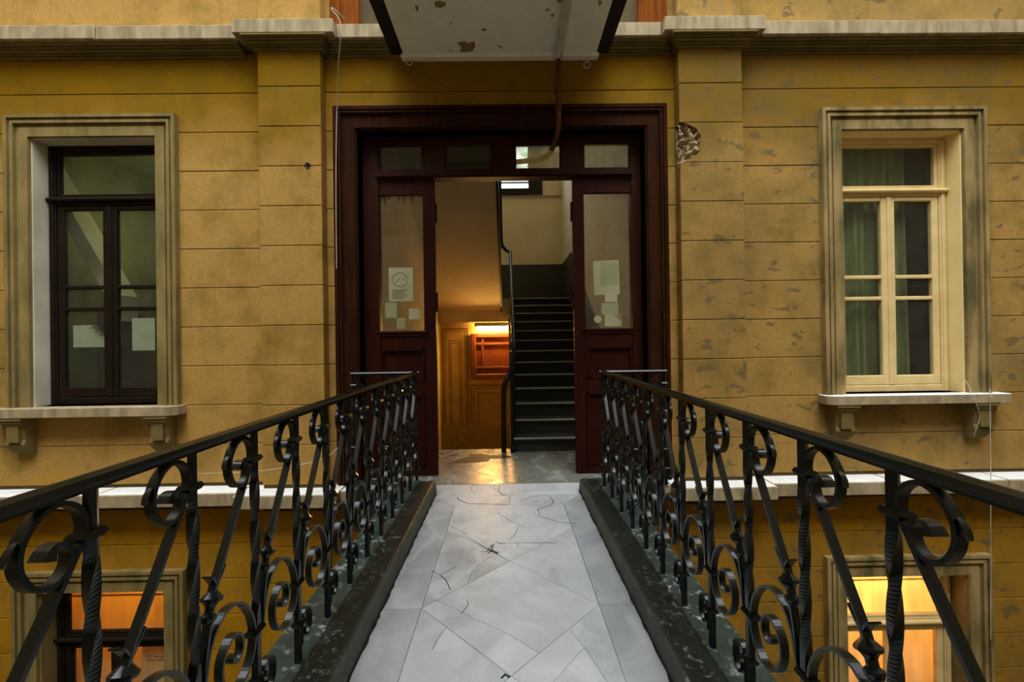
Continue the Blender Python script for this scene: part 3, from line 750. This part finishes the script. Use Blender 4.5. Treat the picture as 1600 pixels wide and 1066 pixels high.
# field diamonds and side triangles
for k in range(-6,2):
    yc=Y0+P_*k; L,Rr,T,Bo=(FC-FX,yc),(FC+FX,yc),(FC,yc+P_/2),(FC,yc-P_/2)
    dia=[L,Bo,Rr,T]
    if k==0:
        A,B=split(dia,[c8(460,680),c8(520,705),c8(590,740),c8(650,772),c8(720,800),c8(795,838),c8(910,908)])
        tile(A,M['marble']); tile(B,M['marble'])
    elif k==1:
        A,B=split(dia,[c8(505,352),c8(560,375),c8(640,395),c8(720,470),c8(780,505)])
        tile(A,M['marble'],gap=.0006); tile(B,M['marble'],gap=.0006)
    else: tile(dia,M['marble'])
    tri=[(FC-FX,yc),(FC,yc-P_/2),(FC-FX,yc-P_)]; tri2=[(FC+FX,yc),(FC+FX,yc-P_),(FC,yc-P_/2)]
    if k==0:
        A,B=split(tri,[c8(500,805),c8(470,850),c8(435,920),c8(425,970),c8(380,1200)])
        b1=[A,B]
        for q in b1:
            if abs(area(q))==max(abs(area(A)),abs(area(B))):
                C,D=split(q,[c8(645,920),c8(570,985),c8(505,1045),c8(430,1130)]); tile(C,M['marble']); tile(D,M['marble'])
            else: tile(q,M['marble'])
        A,B=split(tri2,[c8(1050,805),c8(1090,850),c8(1125,893),c8(1170,960),c8(1220,1040),c8(1290,1130)])
        tile(B,M['marble'],gap=.0008)
        C,D=split(A,[c8(1125,893),c8(1060,960),c8(985,1045),c8(900,1140)])
        tile(C,M['marble'],gap=.0008); tile(D,M['marble'],gap=.0008)
    elif k==1:
        A,B=split(tri,[c8(715,478),c8(650,520),c8(620,550),c8(593,600)])
        tile(A,M['marble_b']); tile(B,M['marble_b'])
        tile(tri2,M['marble'])
    else: tile(tri,M['marble_b'] if k%2 else M['marble']); tile(tri2,M['marble'])
yt=Y0+P_+P_/2
tile([(FC-FX,Y0+P_),(FC,yt),(FC-FX,yt)],M['marble']); tile([(FC+FX,Y0+P_),(FC+FX,yt),(FC,yt)],M['marble'])
ys=[YB,-2.4,-1.3,-.2,.93,2.03,yt]
for s in (-1,1):
    for a,b in zip(ys,ys[1:]):
        xi=FC+s*FX; xo=XB0 if s<0 else XB1
        p=[(xi,a),(xo,a),(xo,b),(xi,b)]
        if b==yt: p=[(xi,a),(xo,a),(xo,yt+.21),(xi,yt)]
        tile(p,M['marble_b'],'border_tile')
ya=yt+.21
A,B=split([(FC-FX,yt),(FC+FX,yt),(XB1,ya),(XB0,ya)],[(0,yt),(0.0,ya)])
for q in (A,B): tile(q,M['marble'])
A2,B2=split([(DX0,3.79),(XB0-.12,3.79),(XB0,ya),(XB1,ya),(XB1+.12,3.79)][1:],[(-.13,3.79),(-.14,3.66),(-.03,ya)])
for q in (A2,B2): tile(q,M['marble'])
tile([(DX0,3.73),(XB0-.1,3.73),(XB0-.12,3.79),(DX0,3.79)],M['marble_b']); tile([(DX1,3.73),(XB1+.1,3.73),(XB1+.12,3.79),(DX1,3.79)],M['marble_b'])
# partial cracks, as dirt-filled slivers
def crack(pts,w_=.0022):
    P=[Vector(p) for p in pts]; n=len(P); mb=MB(); v=[]
    for i,p in enumerate(P):
        t=(P[min(i+1,n-1)]-P[max(i-1,0)]).normalized(); nn=Vector((-t.y,t.x)); ww=w_*(.35+.65*math.sin(math.pi*(i+.5)/n))*random.uniform(.6,1.3)
        v+=[(p.x+nn.x*ww,p.y+nn.y*ww,.0008),(p.x-nn.x*ww,p.y-nn.y*ww,.0008),(p.x-nn.x*ww,p.y-nn.y*ww,-.01),(p.x+nn.x*ww,p.y+nn.y*ww,-.01)]
    f=[]
    for i in range(n-1):
        for k in range(4): f.append((4*i+k,4*i+(k+1)%4,4*i+4+(k+1)%4,4*i+4+k))
    mb.add(v,f); return mb.build('crack',M['crack'],floor)
for line,ww in (
    ([c8(660,465),c8(690,462),c8(712,430),c8(708,460),c8(748,468)],.004),([c8(690,475),c8(712,455),c8(735,472)],.006),([c8(705,462),c8(715,440),c8(722,425)],.003),
    ([c8(725,420),c8(750,428),c8(775,425)],.003),([c8(478,568),c8(505,590),c8(525,635)],.0025),([c8(440,548),c8(478,568),c8(550,532)],.002),
    ([c8(735,290),c8(790,325),c8(860,355)],.002),([c8(830,345),c8(815,385),c8(780,415)],.0018),([c8(820,425),c8(830,445)],.002),
    ([c8(965,212),c8(985,240),c8(975,255),c8(915,275),c8(925,300)],.003),([c8(555,215),c8(560,230),c8(605,250),c8(780,252)],.003),([c8(745,160),c8(740,190),c8(755,210),c8(778,212)],.003),
    ([c8(625,165),c8(615,190),c8(640,205)],.002),([c8(840,240),c8(880,220),c8(960,210)],.002),([c8(600,680),c8(605,700),c8(570,745)],.0015),
    ([c8(750,1030),c8(770,1012),c8(790,1025)],.007),([c8(1085,340),c8(1000,330),c8(900,300)],.0015),([c8(530,352),c8(600,385)],.0015),([c8(770,425),c8(900,425),c8(1000,424)],.0012)):
    crack(line,ww)

def kerb(name,s,xi,label):
    e=empty(name,(s*.7,0,0)); tag(e,label,'kerb',kind='structure')
    def part(nm,mb,m):
        o=mb.build(nm,m); o.parent=e; o.matrix_parent_inverse=Matrix.Translation(-e.location)
    x=lambda d: s*d
    xi=abs(xi); g=xi+.146; o_=xi+.318
    part('kerb_face',MB().prism([(x(xi),-.02),(x(xi+.010),.078),(x(xi+.020),.086),(x(xi+.032),.084),(x(xi+.032),-.02)],'y',YB,3.62),M['kerb_in'])
    part('kerb_top',MB().prism([(x(xi+.022),.02),(x(xi+.022),.088),(x(xi+.030),.0905),(x(g-.006),.0905),(x(g-.003),.086),(x(g-.003),.02)],'y',YB,3.622),M['kerb'])
    part('outer_ledge',MB().prism([(x(g),-.30),(x(g),.086),(x(g+.005),.092),(x(g+.032),.099),(x(g+.040),.094),(x(o_-.01),.090),(x(o_),.082),(x(o_),-.30)],'y',YB,3.62),M['ledge_g'])
    v=[];f=[];yy=-1.0;n=0
    while yy<3.6:
        d=random.uniform(.003,.011); v+=[(x(xi-d),yy,.0012),(x(xi+.004),yy,.0012),(x(xi+.004),yy,-.005),(x(xi-d),yy,-.005)]; n+=1; yy+=random.uniform(.02,.06)
    for k in range(n-1):
        for q in range(4): f.append((4*k+q,4*k+(q+1)%4,4*k+4+(q+1)%4,4*k+4+q))
    part('grime_line',MB().add(v,f),M['crack'])
    part('end_sill',MB().bbox(min(x(o_-.01),x(DX1+.02)),max(x(o_-.01),x(DX1+.02)),3.56,3.66,-.30,.10,.008),M['kerb'])
    return e
kerb('trim_5',-1,XB0,'scuffed black and green kerb along the left side of the bridge')
kerb('trim_6',1,XB1,'scuffed black and green kerb along the right side of the bridge')

# ------------------------------------------------------------------ wrought iron railings
ZR=1.0
def rail_meshes():
    D={}
    mp=lambda n,u,z:(n,-u,z)
    # twisted square bar
    v=[];f=[];hs=.0098; zs=[.085,.44]+[.44+.43*i/48 for i in range(1,49)]+[.995]
    for z in zs:
        tw=0 if z<.44 else min(1,(z-.44)/.43)*math.pi*1.7
        for k in range(4):
            a=tw+math.pi/4+k*math.pi/2; v.append((hs*1.414*math.cos(a),hs*1.414*math.sin(a),z))
    for i in range(len(zs)-1):
        for k in range(4): f.append((4*i+k,4*i+(k+1)%4,4*i+4+(k+1)%4,4*i+4+k))
    f+=[(0,1,2,3),tuple(4*len(zs)-4+k for k in range(4))]
    D['bar']=MB().add(v,f).mesh('twisted_bar',M['iron'])
    up=spline([(.232,.40),(.222,.48),(.203,.56),(.187,.62),(.115,.745),(.045,.865),(.020,.91),(.018,.94),(.032,.968),(.062,.984),(.096,.972),(.120,.938),(.123,.898),(.104,.862),(.074,.850),(.050,.866),(.044,.892),(.056,.912),(.076,.912),(.084,.896)],5)
    D['up']=MB().strap(up,lambda t:.021 if t<.9 else .021+.010*(t-.9)/.1,lambda t:.009 if t<.9 else .009+.012*(t-.9)/.1,mp).mesh('upper_scroll',M['iron'])
    lo=spline([(.236,.375),(.228,.42),(.212,.475),(.180,.518),(.135,.534),(.085,.518),(.042,.468),(.020,.405),(.026,.345),(.058,.302),(.100,.291),(.142,.312),(.166,.358),(.164,.408),(.136,.442),(.104,.444),(.082,.420),(.080,.388),(.098,.368),(.116,.376),(.118,.392)],5)
    D['lo']=MB().strap(lo,.023,lambda t:.008 if t<.9 else .008+.012*(t-.9)/.1,mp).mesh('lower_scroll',M['iron'])
    sm=spline([(-.016,.262),(-.020,.235),(-.030,.190),(-.046,.150),(-.070,.142),(-.090,.162),(-.092,.196),(-.074,.218),(-.052,.212),(-.046,.192),(-.060,.182)],5)
    sm=spline([(-.016,.150),(-.018,.20),(-.022,.243),(-.046,.262),(-.074,.250),(-.088,.218),(-.082,.180),(-.058,.162),(-.040,.176),(-.042,.198),(-.058,.202)],5)
    D['sm']=MB().strap(sm,.021,.008,mp).mesh('small_scroll',M['iron'])
    def col(u,z,wu,name):
        mb=MB(); h=.009
        for (a,b,c) in ((.026,wu,.4),(.020,wu-.006,1.0)):
            pass
        mb.add([(-.0135,-u-wu+.005,z-h),(.0135,-u-wu+.005,z-h),(.0135,-u+wu-.005,z-h),(-.0135,-u+wu-.005,z-h),
                (-.0195,-u-wu+.002,z),(.0195,-u-wu+.002,z),(.0195,-u+wu-.002,z),(-.0195,-u+wu-.002,z),
                (-.0135,-u-wu+.005,z+h),(.0135,-u-wu+.005,z+h),(.0135,-u+wu-.005,z+h),(-.0135,-u+wu-.005,z+h)],
               [(3,2,1,0),(8,9,10,11)]+[(i,(i+1)%4,4+(i+1)%4,4+i) for i in range(4)]+[(4+i,4+(i+1)%4,8+(i+1)%4,8+i) for i in range(4)])
        return mb.mesh(name,M['iron'])
    D['c1']=col(.008,.908,.026,'collar'); D['c2']=col(.006,.388,.030,'collar'); D['c3']=col(-.006,.235,.024,'collar')
    d=Vector((0,.34,1))
    D['boss']=MB().lathe([(.010,-.055),(.016,-.048),(.020,-.040),(.020,-.034),(.012,-.028),(.012,-.014),(.018,-.004),(.027,.002),(.027,.008),(.016,.018),(.010,.024)],10,(0,-.194,.590),d).mesh('boss',M['iron'])
    def leafm(side):
        p=[(0,.0),(.008*side,.022),(.022*side,.042),(.034*side,.050)]
        mb=MB().strap(spline([(.182+a,.612+b) for a,b in p],4),lambda t:.010+.014*math.sin(t*2.6),.005,mp)
        return mb
    mb=leafm(1); mb2=leafm(-1); D['leaf']=mb.mesh('leaf',M['iron']); D['leaf2']=mb2.mesh('leaf',M['iron'])
    tp_=spline([(.116,.946),(.127,.940),(.136,.928),(.141,.914)],4)
    D['tip']=MB().strap(tp_,lambda t:.004+.009*math.sin(t*2.8),.004,mp).mesh('leaf',M['iron'])
    D['foot']=MB().bbox(-.019,.019,-.019,.019,.088,.098,.003).mesh('foot_plate',M['ledge_g'])
    return D
RM=rail_meshes()
HR=[(-.016,.990),(.016,.990),(.016,.997),(.024,.999),(.025,1.006),(.018,1.015),(0,1.019),(-.018,1.015),(-.025,1.006),(-.024,.999),(-.016,.997)]
def bay(e,loc,rz,full=True):
    b=link('twisted_bar',RM['bar'],e,loc,rz)
    link('collar',RM['c1'],b); link('collar',RM['c2'],b); link('collar',RM['c3'],b); link('foot_plate',RM['foot'],b)
    link('small_scroll',RM['sm'],e,loc,rz)
    if full:
        u=link('upper_scroll',RM['up'],e,loc,rz); link('boss',RM['boss'],u); link('leaf',RM['leaf'],u); link('leaf',RM['leaf2'],u); link('leaf',RM['tip'],u)
        link('lower_scroll',RM['lo'],e,loc,rz)
def railing(s,xr,ystart,label):
    e=empty('iron_railing',(xr,3.6,0)); tag(e,label,'railing','wrought iron bridge railings')
    k=0; y=ystart-.256*6
    while y<3.63:
        bay(e,(0,y-3.6,0),0); y+=.256
    yend=y-.256
    o=MB().prism(HR,'y',YB-3.6,yend-3.6+.03).build('handrail',M['iron'],e)
    # return along the facade
    xend=DX0+.03 if s<0 else DX1-.03
    L=abs(xend-xr); n=2
    for i in range(1,n+1):
        x=s*L*i/n
        bay(e,(x,yend-3.6,0),R(90) if s<0 else R(-90),full=True)
    a,b=sorted((s*(-.03),s*(L+.012)))
    MB().prism([(p[0]+yend-3.6,p[1]) for p in HR],'x',a,b).build('handrail',M['iron'],e)
    return e
railing(-1,-.778,.805,'black wrought iron scroll railing on the left side of the bridge')
railing(1,.752,.835,'black wrought iron scroll railing on the right side of the bridge')

# ------------------------------------------------------------------ upper bridge overhead
ub=empty('overhead_bridge',(0,3.9,3.84)); tag(ub,'flaking white underside of the bridge overhead with dark steel edges','bridge',kind='structure')
def ub_(nm,mb,m):
    o=mb.build(nm,m); o.parent=ub; o.matrix_parent_inverse=Matrix.Translation(-ub.location); return o
ub_('soffit_slab',MB().box(-.895,.835,YB,YW+.01,3.84,3.99),M['white_soffit'])
ub_('end_fillet',MB().bbox(-.92,.86,3.83,YW+.01,3.815,3.85,.008),M['white_soffit'])
for s,x in ((-1,-.895),(1,.835)):
    ub_('edge_beam',MB().box(min(x,x+s*.12),max(x,x+s*.12),YB,YW+.0,3.865,4.12),M['darksteel'])
for pts in ([(716,66),(727,64),(731,68),(741,64),(743,72),(738,80),(728,82),(718,81),(721,74),(715,68)],[(679,3),(687,1),(697,4),(696,9),(689,12),(680,11)],[(648,8),(653,9),(654,17),(650,17)],[(751,46),(757,44),(761,46),(755,49)],
            [(776,70),(781,71),(786,75),(780,74)],[(700,79),(707,78),(706,80)],[(861,22),(865,21),(865,26),(861,27)],[(870,0),(878,0),(878,4),(871,4)],[(935,0),(941,2),(939,7),(936,10)],[(703,36),(706,34),(704,40)],[(852,15),(860,13),(855,18)]):
    pp=[]
    for px,py in pts:
        d=CM.to_3x3()@Vector(((px-800)/F,(533-py)/F,-1)); k=(3.84-CAMZ)/d.z; pp.append((d.x*k,d.y*k))
    ub_('peeled_patch',MB().prism(pp,'z',3.8385,3.845),M['peel'])
pipe=empty('drain_pipe',(.47,3.8,3.78)); tag(pipe,'drain pipe, white along the overhead bridge and rusty red down the door','pipe')
def pk(nm,mb,m):
    o=mb.build(nm,m); o.parent=pipe; o.matrix_parent_inverse=Matrix.Translation(-pipe.location); return o
pk('white_pipe',MB().tube([(.455,YB+.03,3.80),(.475,2.0,3.80),(.488,3.80,3.80)],.036,12).tube([(.488,3.74,3.80),(.488,3.82,3.80)],.042,12),M['pipe_w'])
pk('clamp',MB().tube([(.478,3.02,3.80),(.478,3.05,3.80)],.044,12).box(.42,.54,3.02,3.05,3.80,3.845),M['pipe_w'])
pk('red_pipe',MB().tube(spline([(.487,3.80,3.80),(.487,3.81,3.74),(.485,3.81,3.6),(.483,3.81,3.3),(.482,3.82,3.18),(.47,3.90,3.11),(.45,4.05,3.08),(.40,4.16,3.06),(.30,4.20,3.04),(.0,4.22,3.02),(-.65,4.22,3.0)],5),.024,10)
   .tube([(.485,3.81,3.50),(.485,3.81,3.47)],.031,10).tube([(.484,3.81,3.34),(.484,3.81,3.31)],.031,10),M['pipe_r'])
# small fittings on the wall under the overhead bridge
for px,py in ((640,97),(917,102)):
    a=pt(px,py,YW-.01)
    tag(MB().tube([(a.x+.03*math.cos(t*.52),YW-.015,a.z+.03*math.sin(t*.52)) for t in range(13)],.006,6).lathe([(.012,0),(.012,.03)],8,(a.x,YW-.03,a.z+.03),(0,1,0)).build('wall_ring',M['pipe_w']),
        'iron ring on the wall at the %s corner of the overhead bridge'%('left' if px<800 else 'right'),'ring')

# ------------------------------------------------------------------ hall and staircase
XL,XR=-1.30,1.22; YH=5.05; Y1=4.87; TR,RI=.27,.16
hf=MB().box(XL,XR,5.061,5.07,-.2,-.02).build('floor',M['grout']); tag(hf,'dark edge of the hall floor at the head of the descending stair','floor',kind='structure')
hd=.42
for i in range(-6,7):
    for j in range(-2,5):
        if (i+j)%2: continue
        cx,cy=.05+i*hd,4.21+j*hd
        p=[(cx-hd,cy),(cx,cy-hd),(cx+hd,cy),(cx,cy+hd)]
        for (a,b,c) in ((-1,0,-DX0),(1,0,DX1),(0,-1,-3.79),(0,1,YH)): p=clip(p,a,b,c) if p else p
        if len(p)>=3: tile(p,M['marble_h'],'hall_tile',.0015)
# broken hole in the hall floor, filled with grey mortar
pp=[fl(*q) for q in ((705,722),(735,713),(733,711),(752,709),(766,712),(784,711),(800,713),(795,716),(766,717),(763,721),(725,724))]
MB().prism(pp,'z',-.01,.0015).build('mortar_patch',M['dado'],floor)
def hw(nm,mb,m,label): return tag(mb.build(nm,m),label,'wall',kind='structure')
hw('wall_left',MB().box(XL-.15,XL,YW+.262,9.5,-3,6.6),M['hall'],'ochre plaster wall on the left of the stair hall')
wr=hw('wall_right',MB().box(XR,XR+.15,YW+.262,9.5,-3,6.6),M['hall_r'],'pale plaster wall on the right of the stairs')
# back wall with stair window
YBk=9.3
wx0,wx1,wz0,wz1=-.85,.50,4.58,6.4
wb=grid_wall('wall_back',XL-.15,XR+.15,-3,6.6,YBk,YBk+.15,[(wx0,wx1,wz0,wz1)],M['hall']); tag(wb,'beige plaster wall above the stair landing','wall',kind='structure')
tag(MB().box(XL-.15,XR+.15,YW+.262,5.6,6.6,6.7).box(XL-.15,XR+.15,9.2,9.5,6.6,6.7).build('ceiling',M['hall']),'plaster ceiling of the stair hall around the added skylight','ceiling',kind='structure')
sl=empty('added_skylight',(0,7.4,6.6)); tag(sl,'added skylight over the stairwell, out of view, brightening the stairs','skylight',kind='structure')  # unseen skylight added to bring daylight into the stairwell
for i in range(4):
    o=MB().box(XL,XR,5.6+.9*i,5.6+.9*i+.86,6.63,6.636).build('pane',M['glass_sky']); o.parent=sl; o.matrix_parent_inverse=Matrix.Translation(-sl.location)
    o=MB().box(XL,XR,5.6+.9*i+.86,5.6+.9*i+.90,6.6,6.66).build('glazing_bar',M['blackiron']); o.parent=sl; o.matrix_parent_inverse=Matrix.Translation(-sl.location)
tag(MB().box(XL,XR,YW+.262,5.08,3.80,3.97).build('ceiling',M['hall']),'underside of the upper hall floor','ceiling',kind='structure')
kd=MB().box(XL,XR,YBk-.012,YBk,2.08,2.93).build('dado',M['dado'],wb)
MB().box(wx1-.02,XR,YBk-.03,YBk,4.42,4.45).build('ledge',M['hall'],wb)
# right wall dado follows the stairs
p=[(4.3,-.0),(4.75,.0),(Y1+12*TR,2.08),(YBk,2.08),(YBk,2.93),(Y1+12*TR-.1,2.93),(4.95,.98),(4.3,.98)]
MB().prism(p,'x',XR-.012,XR).build('dado',M['dado'],wr)
sw=empty('window_5',(0,YBk,wz0)); tag(sw,'bright stair window with dark frame high above the landing','window',kind='structure')
def sk(nm,mb,m):
    o=mb.build(nm,m); o.parent=sw; o.matrix_parent_inverse=Matrix.Translation(-sw.location); return o
mb=MB().box(wx0-.3,wx0,YBk-.05,YBk,4.44,6.5).box(wx1,wx1+.30,YBk-.05,YBk,4.44,6.5).box(wx0,wx1,YBk-.05,YBk,4.44,wz0).box(wx0,wx1,YBk-.05,YBk,wz1,6.5)
mb.box(wx0,wx1,YBk-.02,YBk+.03,4.70,4.73)
sk('frame',mb,M['blackiron']); sk('pane',MB().box(wx0,wx1,YBk+.02,YBk+.024,wz0,wz1),M['glass'])
# flight one
st=empty('staircase',(.6,Y1,0)); tag(st,'dark stone staircase rising to a landing beyond the open door','staircase')
def stk(nm,mb,m,par=None):
    o=mb.build(nm,m); o.parent=par or st
    if par is None: o.matrix_parent_inverse=Matrix.Translation(-st.location)
    return o
for k in range(1,14):
    y=Y1+(k-1)*TR; yb=y+TR+.03 if k<13 else YBk
    o=stk('step',MB().box(.06,XR,y+.02,yb,RI*(k-1)-.06,RI*k-.035),M['stairstone'])
    stk('tread',MB().bbox(.045,XR,y-.012,yb,RI*k-.035,RI*k,.005),M['nosing'] if False else M['stairstone'],o)
    stk('nosing',MB().bbox(.05,XR,y-.016,y+.014,RI*k-.012,RI*k+.002,.003),M['nosing'],o)
p=[(Y1+.02,-.05),(Y1+.02,.12),(Y1+13*TR,2.05),(Y1+13*TR,1.7)]
stk('stringer',MB().prism([(Y1+.02,-.05),(Y1+13*TR,1.72),(Y1+13*TR,1.95),(Y1+.02,.10)],'x',.02,.06),M['stairstone'])
stk('landing',MB().box(XL,.05,Y1+12*TR,YBk,1.88,2.08),M['hall'])
stk('landing_beam',MB().box(XL,.05,Y1+12*TR-.02,Y1+12*TR+.14,1.64,2.08),M['hall'])
# flight two: sloped soffit with steps on top
YL=Y1+12*TR; n2=12
top=[];y=YL
for k in range(n2):
    top+=[(YL-k*TR,2.08+k*RI),(YL-k*TR,2.08+(k+1)*RI)]
top+=[(YL-n2*TR,2.08+n2*RI)]
prof=top+[(YL-n2*TR,2.08+n2*RI-.26),(YL,1.84)]
stk('upper_flight',MB().prism(prof,'x',XL,-.125),M['hall'])
stk('upper_stringer',MB().prism([(YL+.02,1.80),(YL+.02,2.14),(YL-n2*TR,2.08+n2*RI+.06),(YL-n2*TR,2.08+n2*RI-.28)],'x',-.125,-.09),M['blackiron'])
# descending flight
for k in range(1,13):
    y=YH+.02+(k-1)*TR
    stk('step',MB().box(XL,.02,y,y+TR,-.16*k-.2,-.16*k),M['stairstone'])
# wall below the first flight
stk('spandrel',MB().prism([(Y1+.05,-2.2),(Y1+13*TR+.1,-2.2),(Y1+13*TR+.1,1.75),(Y1+.05,-.02)],'x',.025,.055),M['gold'])
# stair railing
sr=empty('stair_railing',(.08,Y1,0)); tag(sr,'black iron stair railing winding up from the hall to the upper flight','railing')
def srk(nm,mb,m=None):
    o=mb.build(nm,m or M['blackiron']); o.parent=sr; o.matrix_parent_inverse=Matrix.Translation(-sr.location); return o
H=.86
path=[(.0-.06,Y1+.02,.0),(-.055,Y1+.02,.50),(-.05,Y1+.0,.70),(-.03,Y1+.0,.80),(.03,Y1+.06,RI+H-.10),(.075,Y1+.2,RI+H+.06)]
for k in range(1,12): path.append((.075,Y1+k*TR,RI*(k+1)+H))
path+=[(.075,YL+.02,2.08+H+.02),(.03,YL+.16,2.08+H+.06),(-.06,YL+.10,2.08+H+.14),(-.085,YL-.05,2.08+H+.20)]
for k in range(1,n2+1): path.append((-.09,YL-k*TR,2.08+H+.16+k*RI))
srk('handrail',MB().tube(spline(path,3),.030,10))
for k in range(13):
    y=Y1+k*TR+.10; z0=RI*(k+1)
    if k<12:
        srk('baluster',MB().tube([(.075,y,z0-.02),(.075,y,z0+H+.05)],.011,6).tube(spline([(.075,y+.02,z0+.1),(.075,y+.10,z0+.2),(.075,y+.12,z0+.38),(.075,y+.04,z0+.42),(.075,y+.05,z0+.30)],4),.009,6).tube(spline([(.075,y+.02,z0+.8),(.075,y+.10,z0+.72),(.075,y+.11,z0+.58),(.075,y+.04,z0+.55)],4),.009,6))
for k in range(n2):
    y=YL-k*TR-.12; z0=2.08+(k+1)*RI
    srk('baluster',MB().tube([(-.105,y,z0-.05),(-.105,y,z0+H)],.011,6).tube(spline([(-.12,y,z0+.1),(-.15,y+.10,z0+.05),(-.14,y+.14,z0+.2),(-.11,y+.04,z0+.3)],4),.014,6).tube(spline([(-.11,y+.02,z0+.75),(-.13,y+.10,z0+.62),(-.13,y+.14,z0+.50),(-.11,y+.04,z0+.45)],4),.012,6))
srk('newel_post',MB().lathe([(.03,0),(.03,.05),(.018,.07),(.016,.4),(.024,.43),(.016,.46),(.015,.9),(.02,.95)],10,(.045,Y1-.0,.0)))
# ochre wall below the landing, with painted frames, hatch and tube light
YG2=8.22
gw=hw('wall_stair',MB().box(XL,.06,YG2,YG2+.1,-3,1.9),M['gold'],'golden stencilled wall under the stair landing, lit by a tube')
def gp(px,py): return pt(px,py,YG2)
def frame_lines(x0,y0,x1,y1,t=.012,m='stencil'):
    a=gp(x0,y1); b=gp(x1,y0); mb=MB()
    for q in ((a.x,a.x+t,a.z,b.z),(b.x-t,b.x,a.z,b.z),(a.x+t,b.x-t,a.z,a.z+t),(a.x+t,b.x-t,b.z-t,b.z)): mb.box(q[0],q[1],YG2-.004,YG2+.002,q[2],q[3])
    mb.build('stencil_frame',M[m],gw)
for i,q in enumerate(((693,513,731,694),(697,517,727,690),(703,532,721,682),(706,536,718,678))): frame_lines(*q,t=.022 if i in (0,) else .012)
frame_lines(737,601,800,694,.018); frame_lines(741,605,800,690,.012); frame_lines(748,613,800,682,.012)
a=gp(690,705); b=gp(800,668)
MB().box(XL,.06,YG2-.006,YG2+.002,-1.2,gp(700,664).z).build('skirting_band',simple('brown_band_paint',(.40,.27,.09)),gw)
a=gp(737,592); b=gp(803,520)
ha=empty('wall_hatch',(a.x,YG2,a.z)); tag(ha,'red brown wooden hatch set in the golden stair wall under the tube light','hatch')
def hk(nm,mb,m,par=None):
    o=mb.build(nm,m); o.parent=par or ha
    if par is None: o.matrix_parent_inverse=Matrix.Translation(-ha.location)
    return o
xe=.06; mb=MB(); fw=.09
mb.bbox(a.x,a.x+fw,YG2-.06,YG2,a.z,b.z,.01).bbox(a.x+fw,xe,YG2-.06,YG2,b.z-fw,b.z,.01).bbox(a.x+fw,xe,YG2-.06,YG2,a.z,a.z+fw,.01); hk('frame',mb,M['hatchwood'])
hp=hk('board',MB().box(a.x+fw,xe,YG2-.02,YG2,a.z+fw,b.z-fw),M['hatchwood'])
for z in (a.z+.21,b.z-.21): hk('rail',MB().bbox(a.x+fw,xe,YG2-.045,YG2-.02,z-.02,z+.02,.005),M['hatchwood'],hp)
hk('stile',MB().bbox(a.x+.20,a.x+.235,YG2-.045,YG2-.02,a.z+fw,b.z-fw,.005),M['hatchwood'],hp)
tb=empty('tube_light',(-.26,8.1,1.53)); tag(tb,'glowing fluorescent tube fixed under the stair landing','lamp')
def tk(nm,mb,m):
    o=mb.build(nm,m); o.parent=tb; o.matrix_parent_inverse=Matrix.Translation(-tb.location)
tk('tube',MB().tube([(-.58,8.10,1.525),(.0,8.10,1.525)],.019,10),M['tube'])
tk('fixture',MB().bbox(-.62,.03,8.07,8.13,1.555,1.632,.006),M['fixture'])
tk('end_cap',MB().tube([(-.61,8.10,1.525),(-.58,8.10,1.525)],.022,10).box(-.61,-.58,8.085,8.115,1.53,1.57),M['fixture'])

# ------------------------------------------------------------------ cables
def cable(pts,r,label,m='cable'):
    tag(MB().tube(spline([tuple(p) for p in pts],5),r,6).build('cable',M[m]),label,'cable')
cable([pt(538,30,3.70),pt(532,24,3.58),pt(520,13,3.56),pt(519,16,3.55),pt(531,33,3.55),pt(532,60,3.56),pt(529,100,3.66),pt(528,150,3.78),pt(526,190,3.83),pt(525,300,3.84),pt(526,420,3.84)],.005,'pale cable hanging over the cornice beside the left pilaster')
cable([pt(300,741,3.6),pt(400,737,3.62),pt(470,726,3.65),pt(500,719,3.7),pt(518,709,3.78),pt(527,700,3.84)],.004,'thin pale string stretched from the left railing to the casing')
cable([pt(1546,608,3.86),pt(1548,618,3.74),pt(1547,640,3.745),pt(1548,720,3.72),pt(1548,800,3.68),pt(1548,900,3.7),pt(1548,1000,3.7)],.0028,'thin cord dropping past the right window sill')
cable([pt(1500,597,3.9),pt(1508,594,3.85),pt(1523,625,3.745),pt(1531,650,3.75),pt(1526,668,3.76),pt(1521,683,3.78)],.0028,'short frayed cord curling under the right window sill')

# ------------------------------------------------------------------ the rest of the courtyard
def cw(nm,mb,label): return tag(mb.build(nm,M['court']),label,'wall',kind='structure')
cw('wall_courtyard_left',MB().box(-6.7,-6.5,-3.4,4.1,-5,10),'plain courtyard wall closing the left side')
cw('wall_courtyard_right',MB().box(6.5,6.7,-3.4,4.1,-5,10),'plain courtyard wall closing the right side')
cw('wall_courtyard_rear',MB().box(-6.7,6.7,-3.4,-3.2,-5,10),'plain courtyard wall behind the viewer')
tag(MB().box(-6.7,6.7,-3.4,4.1,-5.1,-5).build('floor',M['court']),'courtyard ground far below the bridge','ground',kind='structure')
